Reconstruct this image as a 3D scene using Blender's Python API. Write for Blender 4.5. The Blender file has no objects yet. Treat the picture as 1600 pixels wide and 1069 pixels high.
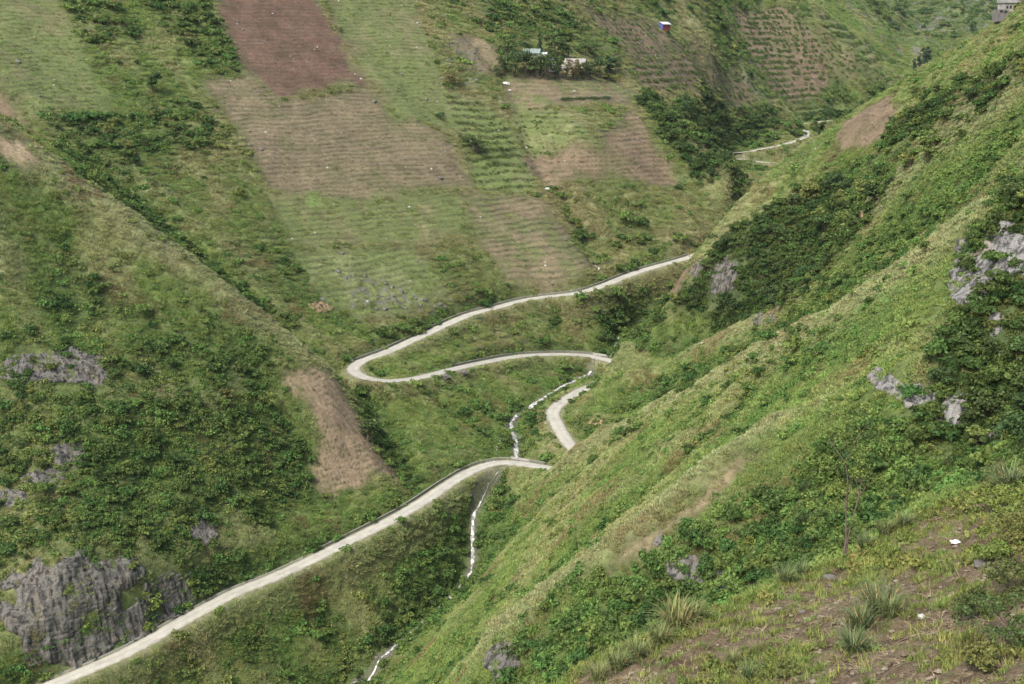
import bpy, bmesh, math, random
import numpy as np
from mathutils import Vector, Matrix

random.seed(7)
RNG = np.random.default_rng(11)
R = math.radians
SC = bpy.context.scene
COL = SC.collection

# ------------------------------------------------------------------ camera, sky, sun, exposure
F_PX, CX, CY, PITCH = 2000.0, 800.0, 534.5, R(13.6)
cam_d = bpy.data.cameras.new('camera')
cam_d.sensor_fit = 'HORIZONTAL'; cam_d.sensor_width = 36.0
cam_d.lens = 36.0 * F_PX / 1600.0
cam_d.clip_start = 0.5; cam_d.clip_end = 20000
cam = bpy.data.objects.new('camera', cam_d); COL.objects.link(cam)
cam.location = (0, 0, 0); cam.rotation_euler = (R(90) - PITCH, 0, 0)
SC.camera = cam

SUN_EL, SUN_AZ = R(50), R(216)          # azimuth clockwise from +Y (ahead of the camera)
world = bpy.data.worlds.new('World'); SC.world = world; world.use_nodes = True
wn = world.node_tree.nodes; wl = world.node_tree.links
bg = wn['Background']; bg.inputs['Strength'].default_value = 0.085
sky = wn.new('ShaderNodeTexSky'); sky.sky_type = 'NISHITA'; sky.sun_disc = False
sky.sun_elevation = SUN_EL; sky.sun_rotation = SUN_AZ
sky.air_density = 1.0; sky.dust_density = 3.5; sky.ozone_density = 0.6
wl.new(sky.outputs[0], bg.inputs['Color'])
sun_d = bpy.data.lights.new('sun', 'SUN'); sun_d.energy = 1.5; sun_d.angle = R(13); sun_d.color = (1.0, 0.95, 0.87)
sun = bpy.data.objects.new('sun', sun_d); COL.objects.link(sun)
sd = Vector((math.sin(SUN_AZ)*math.cos(SUN_EL), math.cos(SUN_AZ)*math.cos(SUN_EL), math.sin(SUN_EL)))
sun.rotation_euler = sd.to_track_quat('Z', 'Y').to_euler()
SC.cycles.max_bounces = 4; SC.cycles.diffuse_bounces = 2; SC.cycles.glossy_bounces = 1; SC.cycles.transmission_bounces = 2; SC.cycles.volume_bounces = 0; SC.cycles.transparent_max_bounces = 4
SC.view_settings.view_transform = 'Standard'; SC.view_settings.look = 'None'
SC.view_settings.exposure = 1.68; SC.view_settings.gamma = 1.0

# ------------------------------------------------------------------ numeric helpers
COSP, SINP = math.cos(PITCH), math.sin(PITCH)
def ray(px, py):
    """slopes X/Y and Z/Y of the line of sight through a point of the picture"""
    u = (px - CX) / F_PX; v = (py - CY) / F_PX
    c = COSP - v * SINP
    return u / c, -(SINP + v * COSP) / c
def pt(px, py, Y):
    sx, sz = ray(px, py); return (sx * Y, Y, sz * Y)

def _hash(ix, iy, seed):
    h = (ix.astype(np.int64) * 374761393 + iy.astype(np.int64) * 668265263 + seed * 974711) & 0xffffffff
    h = ((h ^ (h >> 13)) * 1274126177) & 0xffffffff
    return (h ^ (h >> 16)) & 0xffffffff
_PERM = np.random.default_rng(3).permutation(1024).astype(np.int32); _GRX = np.cos(np.arange(1024)*2.399963); _GRY = np.sin(np.arange(1024)*2.399963)
def noise(x, y, seed=0):
    """gradient noise, about -1..1"""
    x = np.asarray(x, float); y = np.asarray(y, float)
    ix = np.floor(x); iy = np.floor(y); fx = x - ix; fy = y - iy; jx = ix.astype(np.int32); jy = iy.astype(np.int32)
    ux = fx*fx*fx*(fx*(fx*6-15)+10); uy = fy*fy*fy*(fy*(fy*6-15)+10)
    def g(dx, dy):
        a = _PERM[(_PERM[(jx+dx+seed*13) & 1023]+jy+dy) & 1023]
        return _GRX[a]*(fx-dx) + _GRY[a]*(fy-dy)
    a = g(0,0); b = g(1,0); c = g(0,1); d = g(1,1)
    return 1.5*((a+(b-a)*ux) + ((c+(d-c)*ux) - (a+(b-a)*ux))*uy)
def fbm(x, y, seed=0, oct=4, gain=0.5):
    s = 0; amp = 1; f = 1
    for k in range(oct):
        s = s + amp*noise(x*f, y*f, seed+k*17); amp *= gain; f *= 2.03
    return s
def sstep(a, b, x):
    t = np.clip((x-a)/(b-a), 0, 1); return t*t*(3-2*t)

def catmull(P, n):
    """smooth curve through points; n samples per span"""
    P = np.asarray(P, float); Q = np.vstack([2*P[0]-P[1], P, 2*P[-1]-P[-2]]); out = []
    for i in range(1, len(Q)-2):
        p0, p1, p2, p3 = Q[i-1], Q[i], Q[i+1], Q[i+2]
        for t in np.linspace(0, 1, n, endpoint=False):
            out.append(0.5*((2*p1)+(-p0+p2)*t+(2*p0-5*p1+4*p2-p3)*t*t+(-p0+3*p1-3*p2+p3)*t**3))
    out.append(Q[-2]); return np.array(out)
def resample(P, step):
    P = np.asarray(P); d = np.r_[0, np.cumsum(np.linalg.norm(np.diff(P[:, :2], axis=0), axis=1))]
    s = np.linspace(0, d[-1], max(2, int(d[-1]/step)+1))
    return np.stack([np.interp(s, d, P[:, k]) for k in range(P.shape[1])], 1)
def dist_poly(X, Y, P):
    """distance of grid points to a polyline, and the z, side and arc length of the nearest point"""
    best = np.full(X.shape, 1e9); zz = np.zeros(X.shape); side = np.zeros(X.shape); arc = np.zeros(X.shape); s0 = 0
    for i in range(len(P)-1):
        a, b = P[i], P[i+1]; dx, dy = b[0]-a[0], b[1]-a[1]; L2 = dx*dx+dy*dy+1e-9
        t = np.clip(((X-a[0])*dx+(Y-a[1])*dy)/L2, 0, 1)
        ex = X-(a[0]+t*dx); ey = Y-(a[1]+t*dy); d = np.hypot(ex, ey); m = d < best
        best = np.where(m, d, best); zz = np.where(m, a[2]+t*(b[2]-a[2]), zz)
        side = np.where(m, np.sign(dx*ey-dy*ex), side); arc = np.where(m, s0+t*math.sqrt(L2), arc); s0 += math.sqrt(L2)
    return best, zz, side, arc
def near_box(X, Y, P, r):
    return (X > P[:, 0].min()-r) & (X < P[:, 0].max()+r) & (Y > P[:, 1].min()-r) & (Y < P[:, 1].max()+r)
def in_poly(X, Y, P):
    """signed: >0 inside, by distance to the edge"""
    P = np.asarray(P, float); ins = np.zeros(X.shape, bool); d = np.full(X.shape, 1e9); n = len(P)
    for i in range(n):
        a, b = P[i], P[(i+1) % n]
        c = ((a[1] > Y) != (b[1] > Y)) & (X < (b[0]-a[0])*(Y-a[1])/(b[1]-a[1]+1e-12)+a[0]); ins ^= c
        dx, dy = b[0]-a[0], b[1]-a[1]; t = np.clip(((X-a[0])*dx+(Y-a[1])*dy)/(dx*dx+dy*dy+1e-9), 0, 1)
        d = np.minimum(d, np.hypot(X-a[0]-t*dx, Y-a[1]-t*dy))
    return np.where(ins, d, -d)

# ------------------------------------------------------------------ lie of the land: feature points (picture point + distance)
STREAM = [pt(330,1300,292), pt(470,1135,330), pt(560,1057,350), pt(605,1015,360), pt(680,950,385), pt(735,888,404), pt(740,800,420), pt(770,757,433), pt(803,733,441),
          pt(806,690,462), pt(800,655,480), pt(835,628,496), pt(870,605,512), pt(905,588,528), pt(935,572,541), pt(962,535,560), pt(985,503,583),
          (88,598,-128), (128,650,-124), (172,735,-118), (206,830,-112), (222,925,-105), (246,1000,-98), (320,1120,-87), (425,1245,-76), (505,1420,-62), (600,1620,-50)]
def rz(px, py, z):
    sx, sz = ray(px, py); Y = z/sz; return (sx*Y, Y, z)
ROAD1 = [rz(-60,1132,-171), rz(90,1066,-167), rz(200,1018,-164.5), rz(300,962,-162), rz(370,925,-160.5), rz(450,892,-159), rz(600,818,-155.5), rz(655,787,-154.2), rz(700,757,-153), rz(738,735,-152),
         rz(772,724,-151.4), rz(805,723,-151), rz(838,729,-150.7), (12,431,-150.2), (17.5,426.5,-149.5), (22.5,427,-148.7), rz(903,710,-147.6), rz(885,688,-146.0), rz(870,662,-144.5), rz(864,643,-143.6), rz(880,627,-142.6),
         rz(905,612,-141.7), rz(925,603,-141), (41,512.5,-140.3), (48.5,518,-139.6), (50.5,526,-139), (45.5,533.5,-138.3), rz(925,557,-137.7), rz(895,554,-137), rz(850,554,-135.8), rz(800,558,-134.5), rz(720,574,-132), rz(660,589,-130), rz(620,595,-129), rz(590,594,-128), rz(565,588,-127.2),
         rz(552,578,-126.4), rz(560,567,-125.6), rz(580,559,-125), rz(620,543,-123.5), rz(720,497,-120), rz(770,482,-118.4), rz(830,467,-116.5), rz(900,458,-114.4), rz(940,447,-113), rz(1000,424,-111),
         rz(1085,399,-107), (118,662,-103.5), (156,745,-101), (189,850,-98), (203,915,-96), rz(1240,258,-95), rz(1200,254,-94), rz(1165,250,-93)]
ROAD2 = [rz(1165,250,-93), (163,975,-92), (158,984,-90), rz(1160,238,-88), rz(1190,233,-86.3), rz(1220,227,-84.5), rz(1250,218,-82.3), rz(1262,210,-81), rz(1258,204,-80), rz(1250,199,-79), rz(1256,194,-77.8),
         rz(1290,189,-76), (318,1175,-75), (350,1215,-74)]
LX, LY, LZ = 9.0, 563.0, -116.0
def L_at(px, py):
    sx, sz = ray(px, py); Y = (LZ-.55*LY+.4*LX)/(sz-.55+.4*sx); return (sx*Y, Y, sz*Y)
CP = []
def add(*a): CP.extend(a)
# spur on the near left, its crest and face
add(*[pt(*a) for a in [(-120,140,425),(0,215,430),(100,290,431),(200,360,431),(330,450,431),(430,535,432),(500,585,434),(548,625,432),(590,690,424),(628,748,411)]])
add(*[pt(*a) for a in [(-150,420,392),(0,400,394),(100,480,398),(200,500,405),(300,560,402),(350,620,396),(450,700,402),(520,770,397),(560,745,406),(500,640,414),(0,560,375),(0,612,368),(110,560,382),(110,608,374),(190,580,386),
   (-150,620,362),(150,660,368),(0,760,345),(200,760,360),(350,770,372),(430,800,380),(-100,900,318),(0,890,323),(100,900,320),(200,870,334),(300,870,346),(380,860,358)]])
# back of that spur and the gully behind it
add(*[pt(*a) for a in [(640,765,413),(602,690,434),(590,650,446),(545,590,458),(480,535,463),(400,455,478),(300,375,496),(200,295,512),(100,225,527),(0,160,540),(-150,60,560)]])
# great hillside opposite
add(*[L_at(*a) for a in [(100,100),(0,40),(-150,0),(250,180),(300,60),(420,330),(450,120),(450,430),(560,220),(600,330),(560,400),(700,80),(700,250),(760,180),(720,400),(820,330),(860,250),(540,500),(620,480),(-150,-150),(100,-200),(300,-120),(600,-160)]])
add(*[pt(*a) for a in [(820,110,726),(900,112,742),(950,118,758),(870,80,765),(800,60,765),(900,200,672),(960,240,668),(880,290,642),(980,290,655),(1000,350,640),(1060,340,645),(930,390,612),(1020,390,628),(1100,320,664),(1040,270,678),(960,170,712),
   (960,110,768),(1020,165,748),(1090,220,702),(1150,255,672),(1180,285,666)]])
add((80,830,-46),(105,810,-62),(128,790,-80),(146,770,-96),(118,850,-74),(138,850,-88),(148,900,-91),(156,945,-94))
add(*[pt(*a) for a in [(830,20,850),(900,-20,900),(950,60,890),(1037,44,960),(1000,100,895),(1050,165,890),(1100,130,960),(1110,75,1005),(1190,150,1060),(1240,188,1080),(1130,190,1000),(1150,218,1010),(1200,207,1030),(1000,0,980),(1040,25,1005),
   (1150,60,1190),(1130,10,1190),(1200,100,1190),(1250,150,1190),(1260,180,1160),(1223,5,1245),(1290,42,1240),(1330,79,1235),(1389,124,1240),(1360,150,1220),(1310,165,1205),(1200,-60,1340),
   (1300,15,1560),(1350,60,1580),(1410,95,1620),(1290,-40,1700),(1415,110,1540),(1310,0,1900),(1400,40,2050),(1450,80,1950),(1500,55,2050),(1450,0,2350),(1380,-20,2350),(1540,0,2350),(1450,-60,2700),(1600,-10,2500)]])
add((1100,2900,120),(200,2600,420),(-700,2000,500),(-300,1000,270),(100,1100,190),(-900,1500,500),(400,1900,230))
# right flank: rib A (far), B, C, D
add(*[pt(*a) for a in [(1700,-40,510),(1600,15,520),(1500,85,550),(1440,106,572),(1392,142,588),(1313,206,606),(1277,246,612),(1226,288,612),(1178,316,600),(1140,342,586),(1105,372,570),(1085,400,562),(1058,440,560),(1030,480,566),(992,512,572)]])
add((46,506,-129),(42,498,-131.5),(49,516,-130),(52,500,-126))
add((205,660,-28),(192,690,-62),(160,640,-72),(114,600,-104),(275,700,-5),(275,800,-62),(325,900,-55),(415,1050,-40),(530,1200,-20))
add(*[pt(*a) for a in [(1450,180,500),(1350,260,520),(1280,330,530),(1180,390,535),(1120,440,540),(1240,430,500),(1300,385,470),(1190,470,520),(1100,500,536),(1030,530,545),(1150,520,520),(1550,110,450),(1400,300,470)]])
add(*[pt(*a) for a in [(1700,50,325),(1600,130,335),(1485,210,370),(1420,290,392),(1367,348,405),(1301,427,425),(1240,478,440),(1190,512,458),(1100,545,492),(1020,560,510),(965,572,514),(938,600,498)]])
add(*[pt(*a) for a in [(1550,260,315),(1450,340,345),(1350,440,370),(1280,500,390),(1180,560,425),(1080,590,462),(1000,620,478),(960,650,466),(930,690,452),(1050,640,430),(1130,590,425),(1500,330,310)]])
add(*[pt(*a) for a in [(1700,200,265),(1600,330,228),(1510,388,235),(1420,450,255),(1340,496,272),(1260,540,292),(1185,580,312),(1100,620,340),(1040,650,360),(960,690,388),(910,718,405),(855,748,412),(800,800,415)]])
add(*[pt(*a) for a in [(1300,600,246),(1200,680,246),(1100,720,270),(1000,800,270),(950,780,305),(900,850,300),(850,900,300),(800,950,300),(700,990,338),(780,870,370),(1000,700,330),(900,780,345),(1400,540,228)]])
add(*[pt(*a) for a in [(1195,700,232),(1100,780,224),(1010,850,222),(930,902,222),(850,962,224),(780,1012,228),(700,1080,240)]])
add(*[pt(*a) for a in [(1080,860,212),(1080,910,206),(900,1010,205),(840,1060,210),(1250,760,208),(1300,850,192),(1200,900,190),(1450,700,193),(1400,640,200),(1380,590,213),(1450,590,206),(1450,640,197),(1510,640,196),(1560,720,180),(1600,700,175),
   (1600,500,205),(1560,420,217),(1540,480,205),(1600,420,214),(1700,600,185)]])
# ground between the viewer and that flank (hidden by the near field)
add((-60,180,-170),(-120,240,-195),(-30,120,-110),(0,80,-70),(40,110,-62),(60,150,-52),(20,160,-88),(10,60,-48),(-30,60,-75),(25,30,-26),(40,60,-30),(0,10,-20),(-20,20,-40),(-60,60,-110),(-120,120,-190),(90,120,-20),(-200,250,-160),(-240,330,-120),(-300,450,-10),(-170,200,-180))
add((200,300,50),(150,200,30),(350,500,80),(480,800,70),(600,1200,90),(800,1600,150))
CP += [tuple(p) for p in resample(np.array(STREAM), 22)] + [tuple(p) for p in resample(catmull(ROAD1, 6), 16)] + [tuple(p) for p in resample(catmull(ROAD2, 6), 18)]
CP = np.array(CP); _k = [0]
for i in range(1, len(CP)):
    if np.min(np.hypot(CP[_k, 0]-CP[i, 0], CP[_k, 1]-CP[i, 1])) > 2.5: _k.append(i)
CP = CP[_k]
def kern(r2): return np.sqrt(r2 + 36.0)
def rbf_fit(P, lam=0.0):
    n = len(P); A = np.zeros((n+3, n+3))
    A[:n, :n] = -kern((P[:, None, 0]-P[None, :, 0])**2 + (P[:, None, 1]-P[None, :, 1])**2) + lam*np.eye(n)
    A[:n, n] = 1; A[:n, n+1] = P[:, 0]/100; A[:n, n+2] = P[:, 1]/100; A[n:, :n] = A[:n, n:].T
    return np.linalg.solve(A, np.r_[P[:, 2], 0, 0, 0])
W_RBF = rbf_fit(CP, 1.5)
def H0(X, Y):
    Z = W_RBF[-3] + W_RBF[-2]*X/100 + W_RBF[-1]*Y/100
    for i in range(len(CP)):
        Z -= W_RBF[i]*np.sqrt((X-CP[i, 0])**2 + (Y-CP[i, 1])**2 + 36.0)
    return Z

YR = np.r_[np.arange(14, 180, 4.0), np.arange(180, 300, 1.0), np.arange(300, 480, .8), np.arange(480, 780, .7), np.arange(780, 1260, 1.4), np.arange(1260, 3200, 7.0)]
SR = np.linspace(-.56, .56, 721); DS = SR[1]-SR[0]
GY, GS = np.meshgrid(YR, SR, indexing='ij'); GX = GS*GY
def coarse(fn, kr=3, kc=4):
    """a smooth function of x, y worked out on a thinned grid and filled in between"""
    ir = np.unique(np.r_[np.arange(0, len(YR), kr), len(YR)-1]); ic = np.unique(np.r_[np.arange(0, len(SR), kc), len(SR)-1]); A = fn(GX[np.ix_(ir, ic)], GY[np.ix_(ir, ic)])
    def up(A, i, n):     # cubic fill along axis 0
        t = np.interp(np.arange(n), i, np.arange(len(i))); k = np.clip(t.astype(int), 0, len(i)-2); f = (t-k)[:, None]; p0, p1, p2, p3 = A[np.clip(k-1, 0, None)], A[k], A[k+1], A[np.clip(k+2, None, len(i)-1)]
        return .5*(2*p1+(p2-p0)*f+(2*p0-5*p1+4*p2-p3)*f*f+(3*p1-p0-3*p2+p3)*f**3)
    return up(up(A, ir, len(YR)).T, ic, len(SR)).T
Z = coarse(H0)

def field_of(P, r):
    """distance (< r), z, side and arc length of the polyline P over the land's grid"""
    D = np.full(GX.shape, 1e9); ZZ = np.zeros(GX.shape); SD = np.zeros(GX.shape); AR = np.zeros(GX.shape); s0 = 0.0
    for i in range(len(P)-1):
        a, b = P[i], P[i+1]; y0, y1 = min(a[1], b[1])-r, max(a[1], b[1])+r
        i0, i1 = np.searchsorted(YR, y0), np.searchsorted(YR, y1)
        dx, dy = b[0]-a[0], b[1]-a[1]; L = math.hypot(dx, dy)
        if i1 > i0:
            sl = [(min(a[0], b[0])-r)/max(y0, 5), (min(a[0], b[0])-r)/y1, (max(a[0], b[0])+r)/max(y0, 5), (max(a[0], b[0])+r)/y1]
            j0 = int(np.clip((min(sl)-SR[0])/DS, 0, len(SR)-1)); j1 = int(np.clip((max(sl)-SR[0])/DS+2, 0, len(SR)))
            if j1 > j0:
                X = GX[i0:i1, j0:j1]; Y = GY[i0:i1, j0:j1]; t = np.clip(((X-a[0])*dx+(Y-a[1])*dy)/(L*L+1e-9), 0, 1)
                ex, ey = X-a[0]-t*dx, Y-a[1]-t*dy; d = np.hypot(ex, ey); q = D[i0:i1, j0:j1]; m = d < q
                D[i0:i1, j0:j1] = np.where(m, d, q)
                for A, v in ((ZZ, a[2]+t*(b[2]-a[2])), (SD, np.sign(dx*ey-dy*ex)), (AR, s0+t*L)):
                    w = A[i0:i1, j0:j1]; A[i0:i1, j0:j1] = np.where(m, v, w)
        s0 += L
    return D, ZZ, SD, AR
def groove(P, depth, w):
    D = field_of(resample(catmull(np.array([pt(*a) for a in P]), 4), 8), w*3.2)[0]
    return -depth*np.exp(-(D/w)**2)
# gullies behind the ribs, ribs themselves
for P, dep, w in [
    ([(640,765,413),(602,690,434),(590,650,446),(545,592,460)], 5, 9),
    ([(500,550,466),(480,533,468),(400,448,484),(300,362,500),(200,280,514),(100,210,528),(0,140,540),(-120,60,552)], 15, 13),
    ([(1530,160,440),(1420,270,442),(1340,350,452),(1270,430,468),(1200,490,490),(1120,525,514),(1050,548,528),(1000,556,536)], 22, 16),
    ([(1600,300,265),(1500,360,278),(1420,420,294),(1340,470,312),(1260,520,334),(1180,565,355),(1100,605,382),(1040,635,402),(985,668,424)], 18, 13),
    ([(1000,130,850),(1060,185,850),(1110,220,810),(1150,250,775)], 9, 16),
    ([(1180,110,1130),(1230,160,1130),(1250,180,1130)], 12, 20),
    ([(1360,60,1400),(1400,110,1380),(1430,130,1350)], 12, 25),
    ([(1350,20,1480),(1390,70,1480),(1410,110,1460)], 14, 30),
    ([(850,270,650),(880,330,636),(915,395,612),(943,442,582)], 3.0, 4.5),
    ([(450,900,357),(505,925,359),(530,985,357),(572,1040,352)], 4.5, 5),
    ([(640,880,378),(650,930,378),(640,980,372)], 2.5, 4),
    ([(575,610,465),(592,650,450),(600,690,437)], 3, 5),
    ([(690,600,470),(735,640,468),(770,680,462),(775,722,440)], 3, 4.5),
    ([(740,600,480),(770,620,485),(790,645,482)], 2, 4),
    ([(1000,470,585),(985,500,580)], 3, 5),
    ([(740,140,745),(790,170,712),(815,230,690),(840,285,660)], 2.5, 5),
    ([(560,0,690),(640,110,660),(690,180,640)], -1.5, 8)]:
    Z += groove(P, dep, w)
CRESTS = [
    ([(0,215,430),(100,290,431),(200,360,431),(330,450,431),(430,535,432),(500,585,434)], 4.5, 9),
    ([(1600,130,335),(1485,210,370),(1420,290,392),(1367,348,405),(1301,427,425),(1240,478,440),(1190,512,458),(1100,545,492)], 8, 10),
    ([(1510,388,235),(1420,450,255),(1340,496,272),(1260,540,292),(1185,580,312),(1100,620,340),(1040,650,360),(960,690,388),(905,716,404)], 6, 9),
    ([(1195,700,230),(1100,780,226),(1010,850,223),(930,902,222),(850,962,224),(780,1012,228)], 6, 7),
    ([(1040,25,1005),(1110,75,1005),(1190,150,1060),(1240,188,1080)], 5, 14),
    ([(960,110,768),(1020,165,748),(1090,220,702),(1150,255,672)], 3, 10)]
PALE = np.zeros(GX.shape)
for k, (P, h, w) in enumerate(CRESTS):
    gr_ = groove(P, -h, w); Z += gr_; PALE = np.maximum(PALE, np.clip(gr_/h, 0, 1)**2.2)
# relief of the slopes: broad swells, ribs down the fall line, hummocks
far = sstep(650, 1300, GY)
al = GX*0.38 + GY*0.925; ac = GX*0.925 - GY*0.38
NZ_BROAD = coarse(lambda x, y: fbm(x/46, y/46, 3, 3))
Z += (1.6+2.5*far)*NZ_BROAD
# larger folds down the right flank, and a knoll that the middle road rounds
STX0 = np.interp(GY, np.array(STREAM)[:, 1], np.array(STREAM)[:, 0])
FOLD = coarse(lambda x, y: 1-np.sqrt(noise((x*.30+y*.954)/30+.45*noise(x/45, y/45, 19), (x*.954-y*.30)/140, 23)**2+.006), 2, 2)
Z += 6.5*(FOLD-.72)*sstep(12, 45, GX-STX0)*sstep(200, 240, GY)*sstep(580, 500, GY)
Z += 5.5*np.exp(-((GX-44)**2+(GY-507)**2)/6.0**2)+2.5*np.exp(-((GX-50)**2+(GY-503)**2)/7.0**2)
RIBS = coarse(lambda x, y: 1-np.sqrt(noise((x*.38+y*.925)/13+0.6*noise(x/30, y/30, 9), (x*.925-y*.38)/70, 21)**2+.004), 2, 2)
RIBS2 = coarse(lambda x, y: noise((x*.38+y*.925)/5.5+0.5*noise(x/14, y/14, 8), (x*.925-y*.38)/34, 31), 2, 2)
Z_ROUGH = 1.9*(RIBS-.6) + 0.7*RIBS2 + 0.40*fbm(GX/4.5, GY/4.5, 41, 3)

def at_fn(Zg):
    def at(px, py, ymin=0.0):
        """first point of the land along a line of sight beyond ymin"""
        sx, sz = ray(px, py); j = np.clip((sx-SR[0])/DS, 0, len(SR)-1.001); j0 = int(j); t = j-j0
        col = Zg[:, j0]*(1-t)+Zg[:, j0+1]*t; f = col - sz*YR
        k = np.where((f > 0) & (YR > ymin))[0]
        if len(k) == 0: return (sx*2500, 2500, sz*2500)
        k = k[0]
        if k == 0 or f[k-1] >= 0: return (sx*YR[k], YR[k], col[k])
        w = f[k-1]/(f[k-1]-f[k]); Y = YR[k-1]+(YR[k]-YR[k-1])*w; return (sx*Y, Y, sz*Y)
    return at
at0 = at_fn(Z)

# ------------------------------------------------------------------ plots of land and cover, outlined on the ground
def ground_poly(P, ymin=0): return np.array([at0(x, y, ymin)[:2] for x, y in P])
def mask_of(W, feather=2.0, warp=2.5, wl=9.0, seed=0):
    """0..1 over the grid inside a ground outline W with an uneven edge"""
    M = np.zeros(GX.shape); r = feather+warp*2
    i0, i1 = np.searchsorted(YR, W[:, 1].min()-r), np.searchsorted(YR, W[:, 1].max()+r)
    if i1 <= i0: return M
    X = GX[i0:i1]; Y = GY[i0:i1]
    sel = (X > W[:, 0].min()-r) & (X < W[:, 0].max()+r)
    xs, ys = X[sel], Y[sel]
    d = in_poly(xs+warp*noise(xs/wl, ys/wl, 71+seed), ys+warp*noise(xs/wl, ys/wl, 77+seed), W)
    M[i0:i1][sel] = sstep(-feather, feather, d); return M
# key: (name, label, outline, soil colour, green share, terrace step, terrace strength)
SOIL = {'brown': (.150,.112,.074), 'dark': (.105,.066,.047), 'tan': (.138,.113,.070), 'olive': (.120,.120,.054), 'green': (.104,.130,.046), 'light': (.128,.148,.062), 'bright': (.13,.22,.05), 'straw': (.245,.195,.125), 'slip': (.215,.165,.108)}
FIELDS = [
 ('sown_field', 'olive green sown field at the top left corner of the hillside', [(-60,-30),(95,-30),(96,0),(122,60),(150,112),(187,180),(45,183),(25,150),(-60,90)], 'olive', .55, 1.8, .55),
 ('ploughed_plot', 'small brown plot at the left edge below the olive field', [(-60,100),(24,152),(42,186),(-60,192)], 'brown', .15, 1.8, .3),
 ('bare_strip', 'bare tan strip on the crest of the left spur', [(-60,180),(0,207),(30,218),(72,262),(42,270),(0,236),(-60,210)], 'straw', .1, 1.5, .1),
 ('ploughed_field', 'dark reddish brown ploughed field, the darkest on the hillside', [(328,-30),(494,-30),(497,0),(540,75),(584,137),(540,132),(480,145),(440,153),(412,138),(385,110),(345,40)], 'dark', .03, 1.8, .5),
 ('fallow_field', 'wide tan field with fine rows below the dark ploughed field', [(306,122),(384,113),(440,157),(585,140),(615,182),(690,205),(742,292),(640,300),(560,318),(430,300),(404,262),(362,196)], 'tan', .12, 1.8, .6),
 ('young_crop_field', 'pale green field of curving rows around the bright plot', [(418,300),(560,320),(640,302),(715,300),(748,345),(660,385),(560,378),(452,385),(436,340)], 'olive', .5, 1.8, .6),
 ('green_field', 'olive green field right of the dark ploughed field', [(502,-20),(640,-20),(660,40),(690,120),(726,205),(690,203),(620,184),(586,136),(542,75)], 'olive', .5, 1.8, .55),
 ('stony_plot', 'stony tan plot left of the farmstead trees', [(700,48),(745,58),(782,74),(784,116),(757,119),(715,78)], 'tan', .1, 1.6, .3),
 ('terraced_field', 'narrow green terraces stepping down left of the village field', [(690,140),(755,160),(796,190),(822,240),(838,296),(742,297),(727,228)], 'green', .6, 3.2, .85),
 ('village_field', 'olive brown field directly below the farmstead trees', [(776,124),(958,122),(1002,146),(985,166),(900,166),(800,176)], 'tan', .35, 2.2, .5),
 ('crop_field', 'light green crop field with dark ledges below the farmstead', [(800,174),(880,168),(915,196),(932,226),(813,229)], 'light', .7, 2.4, .6),
 ('tilled_field', 'brown tilled terraces ending at the bushy gully', [(813,230),(934,226),(984,167),(1012,205),(1062,286),(1000,288),(862,294),(832,275)], 'brown', .14, 2.2, .75),
 ('bright_plot', 'small bright green rectangular plot alone on the tan slope', [(478,299),(497,299),(503,321),(478,322)], 'bright', .9, 1.8, .0),
 ('grazed_slope', 'tan terraced slope above the upper road', [(718,300),(838,302),(880,352),(937,420),(890,441),(790,441),(742,372)], 'tan', .35, 2.0, .75),
 ('rough_pasture', 'pale green pasture dotted with rocks above the hairpin', [(455,388),(560,382),(655,388),(700,455),(650,490),(560,500),(500,470)], 'light', .55, 2.0, .6),
 ('hilltop_field', 'brown field around the blue hut', [(905,12),(1010,30),(1030,48),(1086,62),(1102,92),(990,96),(955,58)], 'brown', .2, 3.2, .8),
 ('hut_terraces', 'curved brown and green terraces below the blue hut', [(985,96),(1104,88),(1152,100),(1194,146),(1130,149),(1008,144)], 'brown', .25, 4.4, .95),
 ('high_terraces', 'brown stepped terraces under the skyline beyond the hut', [(1140,0),(1215,6),(1268,46),(1288,80),(1298,124),(1232,160),(1205,140),(1165,80)], 'brown', .18, 5.0, .95),
 ('ridge_field', 'brownish slope at the right end of the stepped terraces', [(1222,8),(1290,50),(1332,86),(1386,126),(1310,132),(1299,120),(1290,80),(1270,46)], 'tan', .3, 4.0, .8),
 ('valley_terraces', 'green terraces low above the far road bend', [(1165,125),(1232,162),(1312,150),(1330,172),(1262,182),(1205,160)], 'green', .5, 5.0, .9),
 ('distant_terraces', 'pale distant terraces right of the stepped brown ones', [(1265,15),(1305,30),(1350,62),(1412,100),(1370,108),(1300,52)], 'tan', .5, 8.0, .9),
 ('landslip', 'bare brown slope of loose soil beside the hairpin', [(455,580),(488,568),(528,598),(548,632),(575,685),(632,750),(560,762),(498,774),(480,722),(500,684),(482,640),(442,600)], 'slip', .16, 1.5, .7),
 ('dry_strip', 'dry brown strip running down the near right rib', [(1198,700),(1180,732),(1103,789),(1013,860),(942,902),(954,880),(1024,820),(1104,750)], 'slip', .10, 1.0, .3),
 ('brown_patch', 'reddish brown ploughed patch high on the right slope', [(1396,148),(1402,178),(1385,214),(1315,238),(1300,212),(1350,170)], 'brown', .08, 1.8, .4),
 ('scree_patch', 'small bare brown slope where the upper road leaves view', [(1030,470),(1084,418),(1077,446),(1047,471)], 'brown', .15, 1.5, .2),
]
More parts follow.
